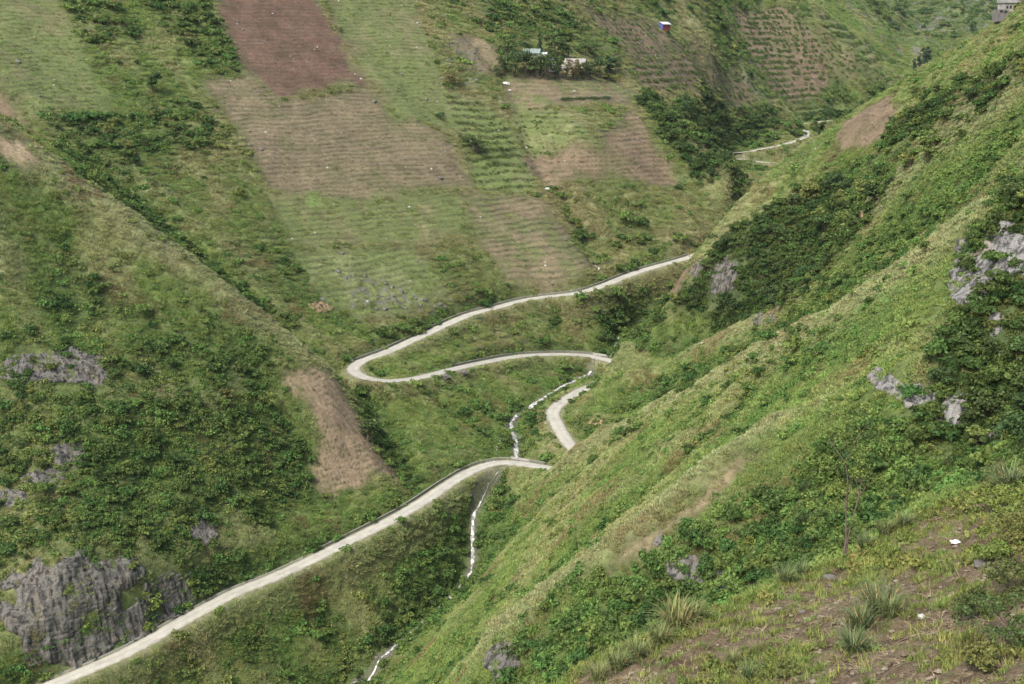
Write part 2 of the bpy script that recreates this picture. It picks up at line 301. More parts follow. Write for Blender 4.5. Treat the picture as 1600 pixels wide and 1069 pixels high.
COVER = {   # cover outlines: dense trees, dark scrub, rock
 'trees': [[(1100,410),(1150,365),(1210,325),(1310,285),(1385,296),(1365,346),(1296,424),(1200,498),(1110,505),(1010,508),(1060,462)],
           [(1385,225),(1395,190),(1450,165),(1510,130),(1610,105),(1610,128),(1488,206),(1440,222)],
           [(1508,395),(1560,330),(1620,280),(1620,705),(1545,722),(1425,645),(1470,580),(1500,500)],
           [(1000,155),(1030,165),(1065,185),(1125,232),(1162,292),(1095,285),(1045,232)],
           [(1045,170),(1120,160),(1192,168),(1200,198),(1135,228),(1085,205)],
           [(1250,165),(1330,172),(1300,190),(1255,186)]],
 'scrub': [[(70,190),(180,184),(300,166),(362,212),(330,232),(210,240),(150,292),(95,250)],
           [(100,-10),(172,0),(216,50),(180,72),(130,60)], [(225,0),(320,-10),(345,40),(385,108),(330,116),(270,60)],
           [(0,548),(120,535),(240,530),(330,500),(425,545),(415,630),(470,690),(470,790),(330,862),(150,905),(0,905)],
           [(1010,852),(1140,800),(1260,720),(1340,640),(1385,610),(1520,700),(1545,740),(1380,830),(1250,890),(1130,950),(1000,1000),(860,1080),(740,1080),(800,1012),(900,930)],
           [(740,-10),(905,-10),(905,30),(840,62),(785,72),(760,40)], [(440,395),(540,388),(580,420),(545,450),(470,430)],
           [(90,232),(200,305),(330,395),(440,485),(485,555),(440,530),(335,436),(205,340),(100,272)],
           [(1495,365),(1420,425),(1340,470),(1260,514),(1185,555),(1100,597),(1040,630),(1030,605),(1100,570),(1180,528),(1260,484),(1345,436),(1420,388),(1480,330)],
           [(560,520),(640,490),(700,480),(770,465),(760,480),(690,500),(590,555)], [(950,440),(1000,405),(1070,380),(1080,396),(1000,420)],
           [(560,620),(600,640),(615,690),(650,770),(600,740),(575,680)],
           [(1190,520),(1260,480),(1350,430),(1290,520),(1200,570)], [(830,470),(930,470),(990,500),(960,540),(900,500)],
           [(1330,445),(1440,345),(1610,190),(1610,290),(1500,370),(1400,440)], [(1240,310),(1350,250),(1450,190),(1500,225),(1400,290),(1300,300)],
           [(885,655),(960,640),(985,690),(920,705)], [(770,690),(840,650),(850,700),(800,722)]],
 'thicket': [[(1012,858),(1140,806),(1260,726),(1340,646),(1385,615),(1520,700),(1545,740),(1380,830),(1250,890),(1130,950),(1000,1000),(860,1080),(770,1080),(815,1020),(905,940)], [(0,640),(200,640),(420,650),(455,770),(320,850),(150,890),(0,890)]],
 'karst': [[(1290,-30),(1560,-30),(1545,25),(1440,95),(1350,45),(1310,0)], [(1130,30),(1150,40),(1185,110),(1190,150),(1160,120)], [(560,430),(700,470),(650,490),(540,480)], [(690,60),(740,70),(760,140),(700,140)]],
 'redearth': [[(1440,135),(1500,95),(1605,30),(1605,95),(1500,125),(1440,160)]],
}
CM = {k: np.zeros(GX.shape) for k in COVER}
for k, L in COVER.items():
    for i, P in enumerate(L): CM[k] = np.maximum(CM[k], mask_of(ground_poly(P), 3.0, 4.5, 16.0, i))
FCM = np.zeros(GX.shape); OWNER = np.zeros(GX.shape, int); FM = np.zeros(GX.shape); GREEN = np.zeros(GX.shape); FCOL = np.zeros(GX.shape+(3,)); RISER = np.zeros(GX.shape); RISERB = np.zeros(GX.shape)
TZ = np.zeros(GX.shape)
wob = coarse(lambda x, y: 0.30*noise(x/26, y/26, 51)+0.12*noise(x/8, y/8, 53), 2, 3)
# cattle-trodden ledges over the whole hillside beyond the road
STXL = np.interp(GY, np.array(STREAM)[:, 1], np.array(STREAM)[:, 0]); CM['scrub'] *= .40+.60*sstep(-.3, .3, coarse(lambda x, y: fbm(x/7.5, y/7.5, 171, 2), 2, 2))
M0 = sstep(478, 520, GY)*sstep(8, 22, STXL-GX)*(.25+.75*sstep(-.35, .35, NZ_BROAD))*sstep(1500, 1300, GY)
for stp, m_ in ((2.4, M0*sstep(820, 760, GY)), (4.6, M0*sstep(760, 820, GY))):
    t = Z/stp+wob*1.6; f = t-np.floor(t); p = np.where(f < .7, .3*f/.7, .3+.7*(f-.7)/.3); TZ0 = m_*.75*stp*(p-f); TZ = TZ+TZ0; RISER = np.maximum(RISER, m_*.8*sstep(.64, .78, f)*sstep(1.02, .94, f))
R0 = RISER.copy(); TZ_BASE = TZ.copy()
for k, (nm, lb, P, soil, gr, step, stg) in enumerate(FIELDS):
    W = ground_poly(P); tight = nm == 'bright_plot'
    M = mask_of(W, .6 if tight else 2.4, 0.2 if tight else 2.2, 9.0, k)
    OWNER[M > .5] = k+1; FM = np.maximum(FM, M); MC = M if tight or nm in ('dry_strip', 'bare_strip', 'brown_patch', 'scree_patch', 'landslip', 'hut_terraces', 'high_terraces') else mask_of(W, 3.5+.003*W[:, 1].mean(), 5.0, 13.0, k+40)
    c = np.array(SOIL[soil]); FCOL = FCOL*(1-MC[..., None])+c*MC[..., None]; GREEN = GREEN*(1-MC)+gr*MC; FCM = np.maximum(FCM, MC)
    if stg > 0:
        t = Z/step + wob*(2.0/step+.25)*1.6; f = t-np.floor(t); p = np.where(f < .74, .28*f/.74, .28+.72*(f-.74)/.26)
        lev = np.zeros(GX.shape)+.8; s_ = M > 0; lev[s_] = 0.75+0.5*noise(np.floor(t[s_])*7.3, GX[s_]/30, 61)
        TZ *= 1-M; RISER *= 1-M; TZ += M*stg*step*(p-f)*np.clip(lev, .2, 1.2); RISER = np.maximum(RISER, M*sstep(.66, .8, f)*sstep(1.02, .94, f)*min(1, stg*1.1))
        if step > 2.3: RISERB = np.maximum(RISERB, M*sstep(.70, .8, f)*sstep(1.02, .95, f)*stg*sstep(-.8, -.2, noise(np.floor(t)*3.1, GX/22, 62)))
rough = np.clip(1-FM, .12, 1)*(1-.5*far)
Z = Z + Z_ROUGH*rough + TZ + 0.12*FM*fbm(GX/2.2, GY/2.2, 63, 2)
FR = YR > 1550; Z[FR] += sstep(1600, 1800, GY[FR])*14*fbm(GX[FR]/70, GY[FR]/70, 155, 5)
ks = CM['karst'] > 0; Z[ks] += CM['karst'][ks]*(1.6+3*far[ks])*np.maximum(0, fbm(GX[ks]/(7+16*far[ks]), GY[ks]/(7+16*far[ks]), 65, 4))*1.5
# big rough clumps under the scrub
Z += (0.55*CM['scrub']+.8*CM['trees'])*coarse(lambda x, y: fbm(x/6.5, y/6.5, 67, 2), 2, 2)*(1-FM)
# ------------------------------------------------------------------ road bench and stream bed
R1 = resample(catmull(ROAD1, 8), 2.0); R2 = resample(catmull(ROAD2, 8), 2.5)
for Rr in (R1, R2):
    k = np.ones(9)/9; zp = np.r_[[Rr[0, 2]]*4, Rr[:, 2], [Rr[-1, 2]]*4]; Rr[:, 2] = np.convolve(zp, k, 'valid')
ST = resample(catmull(STREAM, 6), 2.5)
DS_, ZS_, _, _ = field_of(ST, 16)
wS = sstep(6.5, 1.7, DS_)*sstep(700, 640, GY); Z = Z*(1-wS)+np.minimum(Z, ZS_-1.1)*wS; Z = np.where((DS_ < 16), Z-(2.0*np.exp(-(DS_/3.0)**2))*sstep(640, 700, GY), Z)
ROADD = np.full(GX.shape, 1e9)
for Rr in (R1, R2):
    D, ZR, SD, AR = field_of(Rr, 16)
    w = sstep(8.2, 4.0, D) if Rr is R1 else sstep(11, 5.0, D)
    Z = np.where(D < 16, Z*(1-w)+(ZR-0.12)*w, Z); ROADD = np.minimum(ROADD, D)
at = at_fn(Z)
def ground(x, y):
    """height of the land at x, y"""
    i = np.clip(np.searchsorted(YR, y)-1, 0, len(YR)-2); j = int(np.clip((x/y-SR[0])/DS, 0, len(SR)-2))
    ty = (y-YR[i])/(YR[i+1]-YR[i]); tx = (x/y-SR[j])/DS
    return (Z[i, j]*(1-tx)+Z[i, j+1]*tx)*(1-ty)+(Z[i+1, j]*(1-tx)+Z[i+1, j+1]*tx)*ty
VN = np.zeros(GX.shape+(3,))                                      # surface normals
e0 = np.stack([np.gradient(GX, axis=0), np.gradient(GY, axis=0), np.gradient(Z, axis=0)], -1)
e1 = np.stack([np.gradient(GX, axis=1), np.gradient(GY, axis=1), np.gradient(Z, axis=1)], -1)
VN = np.cross(e1, e0); AREA = np.linalg.norm(VN, axis=-1); VN /= AREA[..., None]+1e-12
def normal_at(x, y):
    i = int(np.clip(np.searchsorted(YR, y), 0, len(YR)-1)); j = int(np.clip(round((x/y-SR[0])/DS), 0, len(SR)-1)); return VN[max(0, i-3):i+4, max(0, j-3):j+4].reshape(-1, 3).mean(0)

# ------------------------------------------------------------------ colour of the bare ground and of the cover
def blur(A, n, ax):
    c = np.cumsum(np.concatenate([np.repeat(np.take(A, [0], ax), n+1, ax), A, np.repeat(np.take(A, [-1], ax), n, ax)], ax), ax); m = A.shape[ax]
    return (np.take(c, range(2*n+1, m+2*n+1), ax)-np.take(c, range(0, m), ax))/(2*n+1)
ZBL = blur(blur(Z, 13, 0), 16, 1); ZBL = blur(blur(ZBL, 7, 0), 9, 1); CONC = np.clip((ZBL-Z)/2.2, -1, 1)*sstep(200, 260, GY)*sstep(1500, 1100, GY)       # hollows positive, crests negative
n1 = coarse(lambda x, y: fbm(x/38, y/38, 81, 3)); n2 = coarse(lambda x, y: fbm(x/11, y/11, 83, 3), 2, 2); n3 = fbm(GX/3.2, GY/3.2, 85, 3)
n4 = coarse(lambda x, y: fbm((x*.38+y*.925)/9, (x*.925-y*.38)/40, 87, 3), 2, 2)
def mixc(a, b, t): return a*(1-t[..., None])+np.array(b)*t[..., None]
G = np.zeros(GX.shape+(3,))+np.array((.092,.128,.036))
G = mixc(G, (.145,.158,.066), sstep(-.3, .8, n1+.5*n2+.35*n4))     # paler dry grass
G = mixc(G, (.082,.115,.034), sstep(.1, 1.0, -n1+.6*n2))           # lush
G = mixc(G, (.150,.122,.062), .8*sstep(.55, 1.15, n2*.8+n3*.5-.2*n1))   # brown bracken
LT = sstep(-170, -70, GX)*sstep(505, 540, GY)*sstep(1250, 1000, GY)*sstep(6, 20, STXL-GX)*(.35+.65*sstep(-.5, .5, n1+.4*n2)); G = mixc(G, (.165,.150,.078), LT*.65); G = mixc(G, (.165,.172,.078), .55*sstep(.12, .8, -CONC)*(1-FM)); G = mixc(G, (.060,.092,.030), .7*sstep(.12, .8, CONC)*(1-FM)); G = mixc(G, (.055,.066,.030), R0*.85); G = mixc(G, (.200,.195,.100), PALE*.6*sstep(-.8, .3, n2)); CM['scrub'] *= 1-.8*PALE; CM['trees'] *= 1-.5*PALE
G = mixc(G, (.068,.092,.032), CM['scrub']*.7); G = mixc(G, (.045,.070,.026), CM['trees']*.8)
G = mixc(G, (.17,.115,.072), CM['redearth']*.7*sstep(-.3, .4, n2))
fv = FCOL*(1+.22*n2[..., None]+.16*n3[..., None]); gcol = np.array((.105,.135,.045))
gs = sstep(.62, .25, np.clip(.5+.45*n2+.3*n1+.15*n3, 0, 1)-GREEN*.75+.18)
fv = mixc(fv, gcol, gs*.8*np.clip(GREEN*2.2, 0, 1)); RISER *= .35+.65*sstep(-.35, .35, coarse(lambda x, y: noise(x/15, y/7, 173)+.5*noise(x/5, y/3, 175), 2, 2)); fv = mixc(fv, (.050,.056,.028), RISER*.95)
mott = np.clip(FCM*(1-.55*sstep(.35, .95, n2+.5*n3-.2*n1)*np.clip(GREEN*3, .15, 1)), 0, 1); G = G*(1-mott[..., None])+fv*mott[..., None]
rocky = np.zeros(GX.shape); rocky[ks] = CM['karst'][ks]*sstep(.05, .5, fbm(GX[ks]/(4+9*far[ks]), GY[ks]/(4+9*far[ks]), 89, 3)); G = mixc(G, (.120,.115,.098), rocky*.8)
gx, gy = GX[FR], GY[FR]; fm_ = sstep(1600, 1800, gy)[..., None]; fc = mixc(mixc(np.zeros(gx.shape+(3,))+np.array((.070,.088,.040)), (.120,.140,.060), sstep(.1, .8, fbm(gx/60, gy/60, 151, 3))), (.125,.125,.120), .9*sstep(.05, .45, fbm(gx/22, gy/22, 153, 4))); G[FR] = G[FR]*(1-fm_)+fc*fm_
bank = sstep(5.6, 3.2, ROADD); G = mixc(G, (.20,.185,.125), bank*sstep(-.5, .4, n3+.2)*.8)
G = mixc(G, (.10,.095,.075), sstep(2.4, 1.2, DS_)*.6*(GY < 548))
G = np.clip(G, .008, .6)

# ------------------------------------------------------------------ materials
def new_mat(name):
    m = bpy.data.materials.new(name); m.use_nodes = True; nt = m.node_tree; b = nt.nodes['Principled BSDF']; b.inputs['Roughness'].default_value = .9
    b.inputs['Specular IOR Level'].default_value = .15; return m, nt, b
def nd(nt, t, **kw):
    n = nt.nodes.new(t)
    for k, v in kw.items():
        if k in n.inputs: n.inputs[k].default_value = v
        else: setattr(n, k, v)
    return n
def vary(nt, col_out, amt, coord=None, scale=1.0, detail=4):
    """multiply a colour by noise"""
    t = nd(nt, 'ShaderNodeTexNoise', Scale=scale, Detail=detail, Roughness=.65)
    if coord is not None: nt.links.new(coord, t.inputs['Vector'])
    r = nd(nt, 'ShaderNodeMapRange'); r.inputs['From Min'].default_value = .28; r.inputs['From Max'].default_value = .72
    r.inputs['To Min'].default_value = 1-amt; r.inputs['To Max'].default_value = 1+amt; nt.links.new(t.outputs['Fac'], r.inputs['Value'])
    m = nd(nt, 'ShaderNodeVectorMath', operation='MULTIPLY'); nt.links.new(col_out, m.inputs[0]); nt.links.new(r.outputs[0], m.inputs[1]); return m.outputs[0]
def plain(name, col, rough=.85, amt=.18, scale=1.5, bump=0.0, bscale=6.0, spec=.2):
    m, nt, b = new_mat(name); rgb = nd(nt, 'ShaderNodeRGB'); rgb.outputs[0].default_value = (*col, 1)
    g = nd(nt, 'ShaderNodeNewGeometry'); c = vary(nt, rgb.outputs[0], amt, g.outputs['Position'], scale); nt.links.new(c, b.inputs['Base Color'])
    b.inputs['Roughness'].default_value = rough; b.inputs['Specular IOR Level'].default_value = spec
    if bump:
        t = nd(nt, 'ShaderNodeTexNoise', Scale=bscale, Detail=5.0); nt.links.new(g.outputs['Position'], t.inputs['Vector'])
        bp = nd(nt, 'ShaderNodeBump', Strength=bump, Distance=.1); nt.links.new(t.outputs['Fac'], bp.inputs['Height']); nt.links.new(bp.outputs[0], b.inputs['Normal'])
    return m
def ground_mat():
    m, nt, b = new_mat('ground_cover'); a = nd(nt, 'ShaderNodeAttribute', attribute_name='col'); g = nd(nt, 'ShaderNodeNewGeometry')
    c = vary(nt, a.outputs['Color'], .38, g.outputs['Position'], .9, 6); c = vary(nt, c, .22, g.outputs['Position'], .16, 4)
    nt.links.new(c, b.inputs['Base Color'])
    t = nd(nt, 'ShaderNodeTexNoise', Scale=1.1, Detail=6.0, Roughness=.7); nt.links.new(g.outputs['Position'], t.inputs['Vector'])
    bp = nd(nt, 'ShaderNodeBump', Strength=.9, Distance=.55); nt.links.new(t.outputs['Fac'], bp.inputs['Height']); nt.links.new(bp.outputs[0], b.inputs['Normal']); return m
def rock_mat(name='limestone', base=(.24,.235,.22), dark=(.055,.055,.055), warm=(.30,.21,.13), warm_amt=.25):
    m, nt, b = new_mat(name); g = nd(nt, 'ShaderNodeNewGeometry')
    def tx(sc, s, det=5.0):
        mp = nd(nt, 'ShaderNodeMapping'); mp.inputs['Scale'].default_value = s; nt.links.new(g.outputs['Position'], mp.inputs['Vector'])
        t = nd(nt, 'ShaderNodeTexNoise', Scale=sc, Detail=det, Roughness=.65); nt.links.new(mp.outputs[0], t.inputs['Vector']); return t.outputs['Fac']
    def ramp(f, a, bb):
        r = nd(nt, 'ShaderNodeMapRange'); r.inputs['From Min'].default_value = a; r.inputs['From Max'].default_value = bb; nt.links.new(f, r.inputs['Value']); return r.outputs[0]
    def mix(f, A, B):
        x = nd(nt, 'ShaderNodeMix', data_type='RGBA'); nt.links.new(f, x.inputs['Factor'])
        for v, k in ((A, 'A'), (B, 'B')):
            if isinstance(v, tuple): x.inputs[k].default_value = (*v, 1)
            else: nt.links.new(v, x.inputs[k])
        return x.outputs['Result']
    c = mix(ramp(tx(.5, (1, 1, 1)), .35, .7), base, tuple(v*.62 for v in base))
    wq = nd(nt, 'ShaderNodeMath', operation='MULTIPLY'); wq.inputs[1].default_value = warm_amt*2; nt.links.new(ramp(tx(.22, (1, 1, 1)), .52, .7), wq.inputs[0])
    c = mix(wq.outputs[0], c, warm)
    c = mix(ramp(tx(.9, (1, 1, .08)), .46, .60), c, dark)                # dark streaks down the face
    c = mix(ramp(tx(.9, (.18, .18, 2.2)), .60, .70), c, dark)            # bedding joints
    c = vary(nt, c, .3, g.outputs['Position'], 3.0); nt.links.new(c, b.inputs['Base Color'])
    bp = nd(nt, 'ShaderNodeBump', Strength=.8, Distance=.4); nt.links.new(tx(1.6, (1, 1, 2.2), 7.0), bp.inputs['Height']); nt.links.new(bp.outputs[0], b.inputs['Normal'])
    return m
def leaf_mat(name, col=None, var=.35, trans=.25, instancer=True):
    """foliage; colour from the plant's own tint, varied from plant to plant"""
    m, nt, b = new_mat(name); out = nt.nodes['Material Output']; b.inputs['Roughness'].default_value = .65
    if instancer: a = nd(nt, 'ShaderNodeAttribute', attribute_name='tint', attribute_type='INSTANCER'); src = a.outputs['Color']
    else: a = nd(nt, 'ShaderNodeRGB'); a.outputs[0].default_value = (*col, 1); src = a.outputs[0]
    g = nd(nt, 'ShaderNodeNewGeometry'); oi = nd(nt, 'ShaderNodeObjectInfo')
    r = nd(nt, 'ShaderNodeMapRange'); r.inputs['To Min'].default_value = 1-var; r.inputs['To Max'].default_value = 1+var; nt.links.new(g.outputs['Random Per Island'], r.inputs['Value'])
    v = nd(nt, 'ShaderNodeVectorMath', operation='MULTIPLY'); nt.links.new(src, v.inputs[0]); nt.links.new(r.outputs[0], v.inputs[1])
    h = nd(nt, 'ShaderNodeHueSaturation'); nt.links.new(v.outputs[0], h.inputs['Color'])
    hr = nd(nt, 'ShaderNodeMapRange'); hr.inputs['To Min'].default_value = .475; hr.inputs['To Max'].default_value = .525; nt.links.new(oi.outputs['Random'], hr.inputs['Value']); nt.links.new(hr.outputs[0], h.inputs['Hue'])
    nt.links.new(h.outputs[0], b.inputs['Base Color'])
    tr = nd(nt, 'ShaderNodeBsdfTranslucent'); nt.links.new(h.outputs[0], tr.inputs['Color'])
    mx = nd(nt, 'ShaderNodeMixShader'); mx.inputs[0].default_value = trans; nt.links.new(b.outputs[0], mx.inputs[1]); nt.links.new(tr.outputs[0], mx.inputs[2]); nt.links.new(mx.outputs[0], out.inputs['Surface'])
    return m
M_GROUND = ground_mat(); M_ROCK = rock_mat(); M_ROCKD = rock_mat('dark_limestone', (.155,.15,.132), (.030,.030,.027), (.19,.14,.09), .25); M_EARTH = rock_mat('ochre_cutting', (.34,.24,.13), (.06,.05,.045), (.42,.27,.13), .5)
M_LEAF = leaf_mat('plant_leaves'); M_BLADE = leaf_mat('grass_blades', var=.2, trans=.3)

# ------------------------------------------------------------------ mesh helpers
def link(o, parent=None):
    COL.objects.link(o)
    if parent: o.parent = parent
    return o
def tag(o, label=None, cat=None, group=None, kind=None):
    for k, v in (('label', label), ('category', cat), ('group', group), ('kind', kind)):
        if v: o[k] = v
    return o
def np_mesh(name, V, F, mats=(), smooth=False, cols=None):
    """mesh from arrays; F is n x 3 or n x 4"""
    V = np.asarray(V, np.float32); F = np.asarray(F, np.int32); k = F.shape[1]; me = bpy.data.meshes.new(name)
    me.vertices.add(len(V)); me.vertices.foreach_set('co', V.ravel()); me.loops.add(F.size); me.loops.foreach_set('vertex_index', F.ravel())
    me.polygons.add(len(F)); me.polygons.foreach_set('loop_start', np.arange(0, F.size, k, dtype=np.int32))
    if smooth: me.polygons.foreach_set('use_smooth', np.ones(len(F), bool))
    if cols is not None:
        a = me.attributes.new('col', 'FLOAT_COLOR', 'POINT'); a.data.foreach_set('color', np.c_[cols, np.ones(len(cols))].astype(np.float32).ravel())
    for m in mats: me.materials.append(m)
    me.update(calc_edges=True); return me
class MB:
    """collects boxes, prisms and tubes into one mesh"""
    def __init__(self): self.v = []; self.f = []
    def add(self, vs, fs): n = len(self.v); self.v += [tuple(v) for v in vs]; self.f += [tuple(i+n for i in f) for f in fs]; return self
    def box(self, c, s, rz=0.0):
        x, y, z = s[0]/2, s[1]/2, s[2]/2; ca, sa = math.cos(rz), math.sin(rz)
        vs = [(c[0]+ca*a*x-sa*b*y, c[1]+sa*a*x+ca*b*y, c[2]+d*z) for d in (-1, 1) for a, b in ((-1,-1),(1,-1),(1,1),(-1,1))]
        return self.add(vs, [(3,2,1,0),(4,5,6,7),(0,1,5,4),(1,2,6,5),(2,3,7,6),(3,0,4,7)])
    def prism(self, prof, y0, y1):
        """profile in x,z drawn out along y"""
        n = len(prof); vs = [(x, y0, z) for x, z in prof]+[(x, y1, z) for x, z in prof]
        return self.add(vs, [tuple(range(n)), tuple(range(2*n-1, n-1, -1))]+[(i, n+i, n+(i+1) % n, (i+1) % n) for i in range(n)])
    def tube(self, P, r, n=6):
        P = [Vector(p) for p in P]; R_ = r if hasattr(r, '__len__') else [r]*len(P); base = len(self.v); vs = []
        for i, p in enumerate(P):
            d = (P[min(i+1, len(P)-1)]-P[max(i-1, 0)]).normalized(); a = d.cross(Vector((.3,.9,.2)) if abs(d.z) > .8 else Vector((0,0,1))).normalized(); b = d.cross(a)
            vs += [p+(a*math.cos(2*math.pi*k/n)+b*math.sin(2*math.pi*k/n))*R_[i] for k in range(n)]
        fs = [(i*n+k, i*n+(k+1) % n, (i+1)*n+(k+1) % n, (i+1)*n+k) for i in range(len(P)-1) for k in range(n)]
        fs += [tuple(range(n-1, -1, -1)), tuple((len(P)-1)*n+k for k in range(n))]; return self.add(vs, fs)
    def mesh(self, name, mat, smooth=False):
        me = bpy.data.meshes.new(name); me.from_pydata(self.v, [], self.f); me.materials.append(mat)
        if smooth: me.polygons.foreach_set('use_smooth', [True]*len(me.polygons))
        me.update(); return me
    def build(self, name, mat, parent=None, smooth=False): return link(bpy.data.objects.new(name, self.mesh(name, mat, smooth)), parent)
def empty(name, loc, rz=0.0, sc=1.0):
    o = bpy.data.objects.new(name, None); o.location = loc; o.rotation_euler = (0, 0, rz); o.scale = (sc, sc, sc); o.empty_display_size = .5; return link(o)

# ------------------------------------------------------------------ the land, split into its landforms and plots
NR, NC = GX.shape
VP = np.stack([GX, GY, Z], -1).reshape(-1, 3); VC = G.reshape(-1, 3)
LANDS = [('great_hillside', 'broad green hillside of small fields above the road', 0), ('left_spur', 'steep scrubby spur in the left foreground falling to the road', 1),
         ('right_flank', 'steep green grassy flank with ribs on the right side of the valley', 2), ('far_mountain', 'bluish rocky mountain closing the valley at the upper right', 3), ('near_bank', 'hidden lower slope under the near field', 4)]
GUL = resample(catmull(np.array([pt(*a) for a in [(660,800,405),(640,765,413),(602,690,434),(590,650,446),(545,592,460),(480,533,468),(400,448,484),(300,362,500),(200,280,514),(100,210,528),(0,140,540),(-250,-20,575)]]), 4), 8)
LAND = np.zeros(GX.shape, int)
stx = np.interp(GY, ST[:, 1], ST[:, 0]); gul_y = np.interp(GX, GUL[::-1, 0], GUL[::-1, 1])
LAND[GX > stx] = 2; LAND[(GX <= stx) & (GY < gul_y) & (GX < -20)] = 1; LAND[GY > 1700] = 3; LAND[(GY < 180)] = 4
cell = LAND[:-1, :-1]*100; ow = OWNER[:-1, :-1]; cell = np.where(ow > 0, 1000+ow, cell)
idx = np.arange(NR*NC).reshape(NR, NC); QUADS = np.stack([idx[:-1, :-1], idx[:-1, 1:], idx[1:, 1:], idx[1:, :-1]], -1)
def sub_mesh(name, sel):
    q = QUADS[sel].reshape(-1, 4); u, inv = np.unique(q.ravel(), return_inverse=True)
    return link(bpy.data.objects.new(name, np_mesh(name, VP[u], inv.reshape(-1, 4), [M_GROUND], True, VC[u])))
for nm, lb, k in LANDS: tag(sub_mesh(nm, cell == k*100), lb, 'hillside' if k < 3 else 'terrain', None, 'structure')
for k, f in enumerate(FIELDS):
    if (cell == 1001+k).any(): tag(sub_mesh(f[0], cell == 1001+k), f[1], 'field', None, 'structure')
# ------------------------------------------------------------------ road, walls, bridges, streams
def offset_line(P, o):
    d = np.gradient(P[:, :2], axis=0); d /= np.linalg.norm(d, axis=1)[:, None]+1e-9; Q = np.array(P, float); Q[:, 0] -= d[:, 1]*o; Q[:, 1] += d[:, 0]*o; return Q
def ribbon(P, offs, dz, name, mat, jit=0):
    """strip along P through the sideways offsets; each vertex keeps how far across and along it lies"""
    if jit:
        q = np.arange(len(P)); jl, jr = [jit*(noise(q*.31, q*0+s_, 161)+.6*noise(q*.9, q*0+s_, 163)) for s_ in (1, 5)]
    L = [offset_line(P, o+(0 if not jit or 0 < i < len(offs)-1 else (jl if i == 0 else jr))) for i, o in enumerate(offs)]; k = len(P); n = len(offs); V = np.stack(L, 1)
    for j in range(n): V[:, j, 2] += dz[j] if hasattr(dz, '__len__') else dz
    i = np.arange(k*n).reshape(k, n); F = np.stack([i[:-1, :-1], i[1:, :-1], i[1:, 1:], i[:-1, 1:]], -1).reshape(-1, 4)[:, ::-1]
    arc = np.r_[0, np.cumsum(np.linalg.norm(np.diff(P[:, :2], axis=0), axis=1))]
    cols = np.stack([np.tile(np.array(offs), (k, 1)), np.repeat(arc[:, None], n, 1), np.zeros((k, n))], -1).reshape(-1, 3)
    return link(bpy.data.objects.new(name, np_mesh(name, V.reshape(-1, 3), F, [mat], True, cols)))
def road_mat():
    m, nt, b = new_mat('road_concrete'); a = nd(nt, 'ShaderNodeAttribute', attribute_name='col'); g = nd(nt, 'ShaderNodeNewGeometry'); sp = nd(nt, 'ShaderNodeSeparateXYZ'); nt.links.new(a.outputs['Vector'], sp.inputs[0])
    rgb = nd(nt, 'ShaderNodeRGB'); rgb.outputs[0].default_value = (.345, .335, .285, 1)
    c = vary(nt, rgb.outputs[0], .16, g.outputs['Position'], .35, 5); c = vary(nt, c, .12, g.outputs['Position'], 2.5, 4)
    ab = nd(nt, 'ShaderNodeMath', operation='ABSOLUTE'); nt.links.new(sp.outputs['X'], ab.inputs[0])
    t = nd(nt, 'ShaderNodeTexNoise', Scale=.5, Detail=4.0); nt.links.new(g.outputs['Position'], t.inputs['Vector'])
    ad = nd(nt, 'ShaderNodeMath', operation='MULTIPLY_ADD'); nt.links.new(t.outputs['Fac'], ad.inputs[0]); ad.inputs[1].default_value = 1.1; nt.links.new(ab.outputs[0], ad.inputs[2])
    r = nd(nt, 'ShaderNodeMapRange'); r.inputs['From Min'].default_value = 2.75; r.inputs['From Max'].default_value = 3.25; nt.links.new(ad.outputs[0], r.inputs['Value'])
    mx = nd(nt, 'ShaderNodeMix', data_type='RGBA'); nt.links.new(r.outputs[0], mx.inputs['Factor']); nt.links.new(c, mx.inputs['A']); mx.inputs['B'].default_value = (.17, .165, .105, 1)   # gravel verge
    # wheel tracks and a damp stain
    w = nd(nt, 'ShaderNodeTexNoise', Scale=.11, Detail=5.0, Roughness=.7); nt.links.new(g.outputs['Position'], w.inputs['Vector'])
    w2 = nd(nt, 'ShaderNodeMapRange'); w2.inputs['From Min'].default_value = .52; w2.inputs['From Max'].default_value = .68; w2.inputs['To Max'].default_value = .7; nt.links.new(w.outputs['Fac'], w2.inputs['Value'])
    m2 = nd(nt, 'ShaderNodeMix', data_type='RGBA'); nt.links.new(w2.outputs[0], m2.inputs['Factor']); nt.links.new(mx.outputs['Result'], m2.inputs['A']); m2.inputs['B'].default_value = (.235, .23, .20, 1)
    # paler wheel tracks either side of a darker crown
    sb = nd(nt, 'ShaderNodeMath', operation='SUBTRACT'); nt.links.new(ab.outputs[0], sb.inputs[0]); sb.inputs[1].default_value = 1.05; s2 = nd(nt, 'ShaderNodeMath', operation='ABSOLUTE'); nt.links.new(sb.outputs[0], s2.inputs[0])
    r2 = nd(nt, 'ShaderNodeMapRange'); r2.inputs['From Min'].default_value = .2; r2.inputs['From Max'].default_value = .9; r2.inputs['To Min'].default_value = 1.03; r2.inputs['To Max'].default_value = .93; nt.links.new(s2.outputs[0], r2.inputs['Value'])
    v2 = nd(nt, 'ShaderNodeVectorMath', operation='MULTIPLY'); nt.links.new(m2.outputs['Result'], v2.inputs[0]); nt.links.new(r2.outputs[0], v2.inputs[1]); nt.links.new(v2.outputs[0], b.inputs['Base Color']); return m
M_ROAD = road_mat()
RO = [-3.0, -2.2, -1, 0, 1, 2.2, 3.0]; RDZ = [-.14, .05, .08, .09, .08, .05, -.14]
def cut(P, y0): return P
ro = ribbon(R1, RO, RDZ, 'road', M_ROAD, .35); tag(ro, 'pale concrete road winding down the valley through hairpins', 'road', None, 'structure')
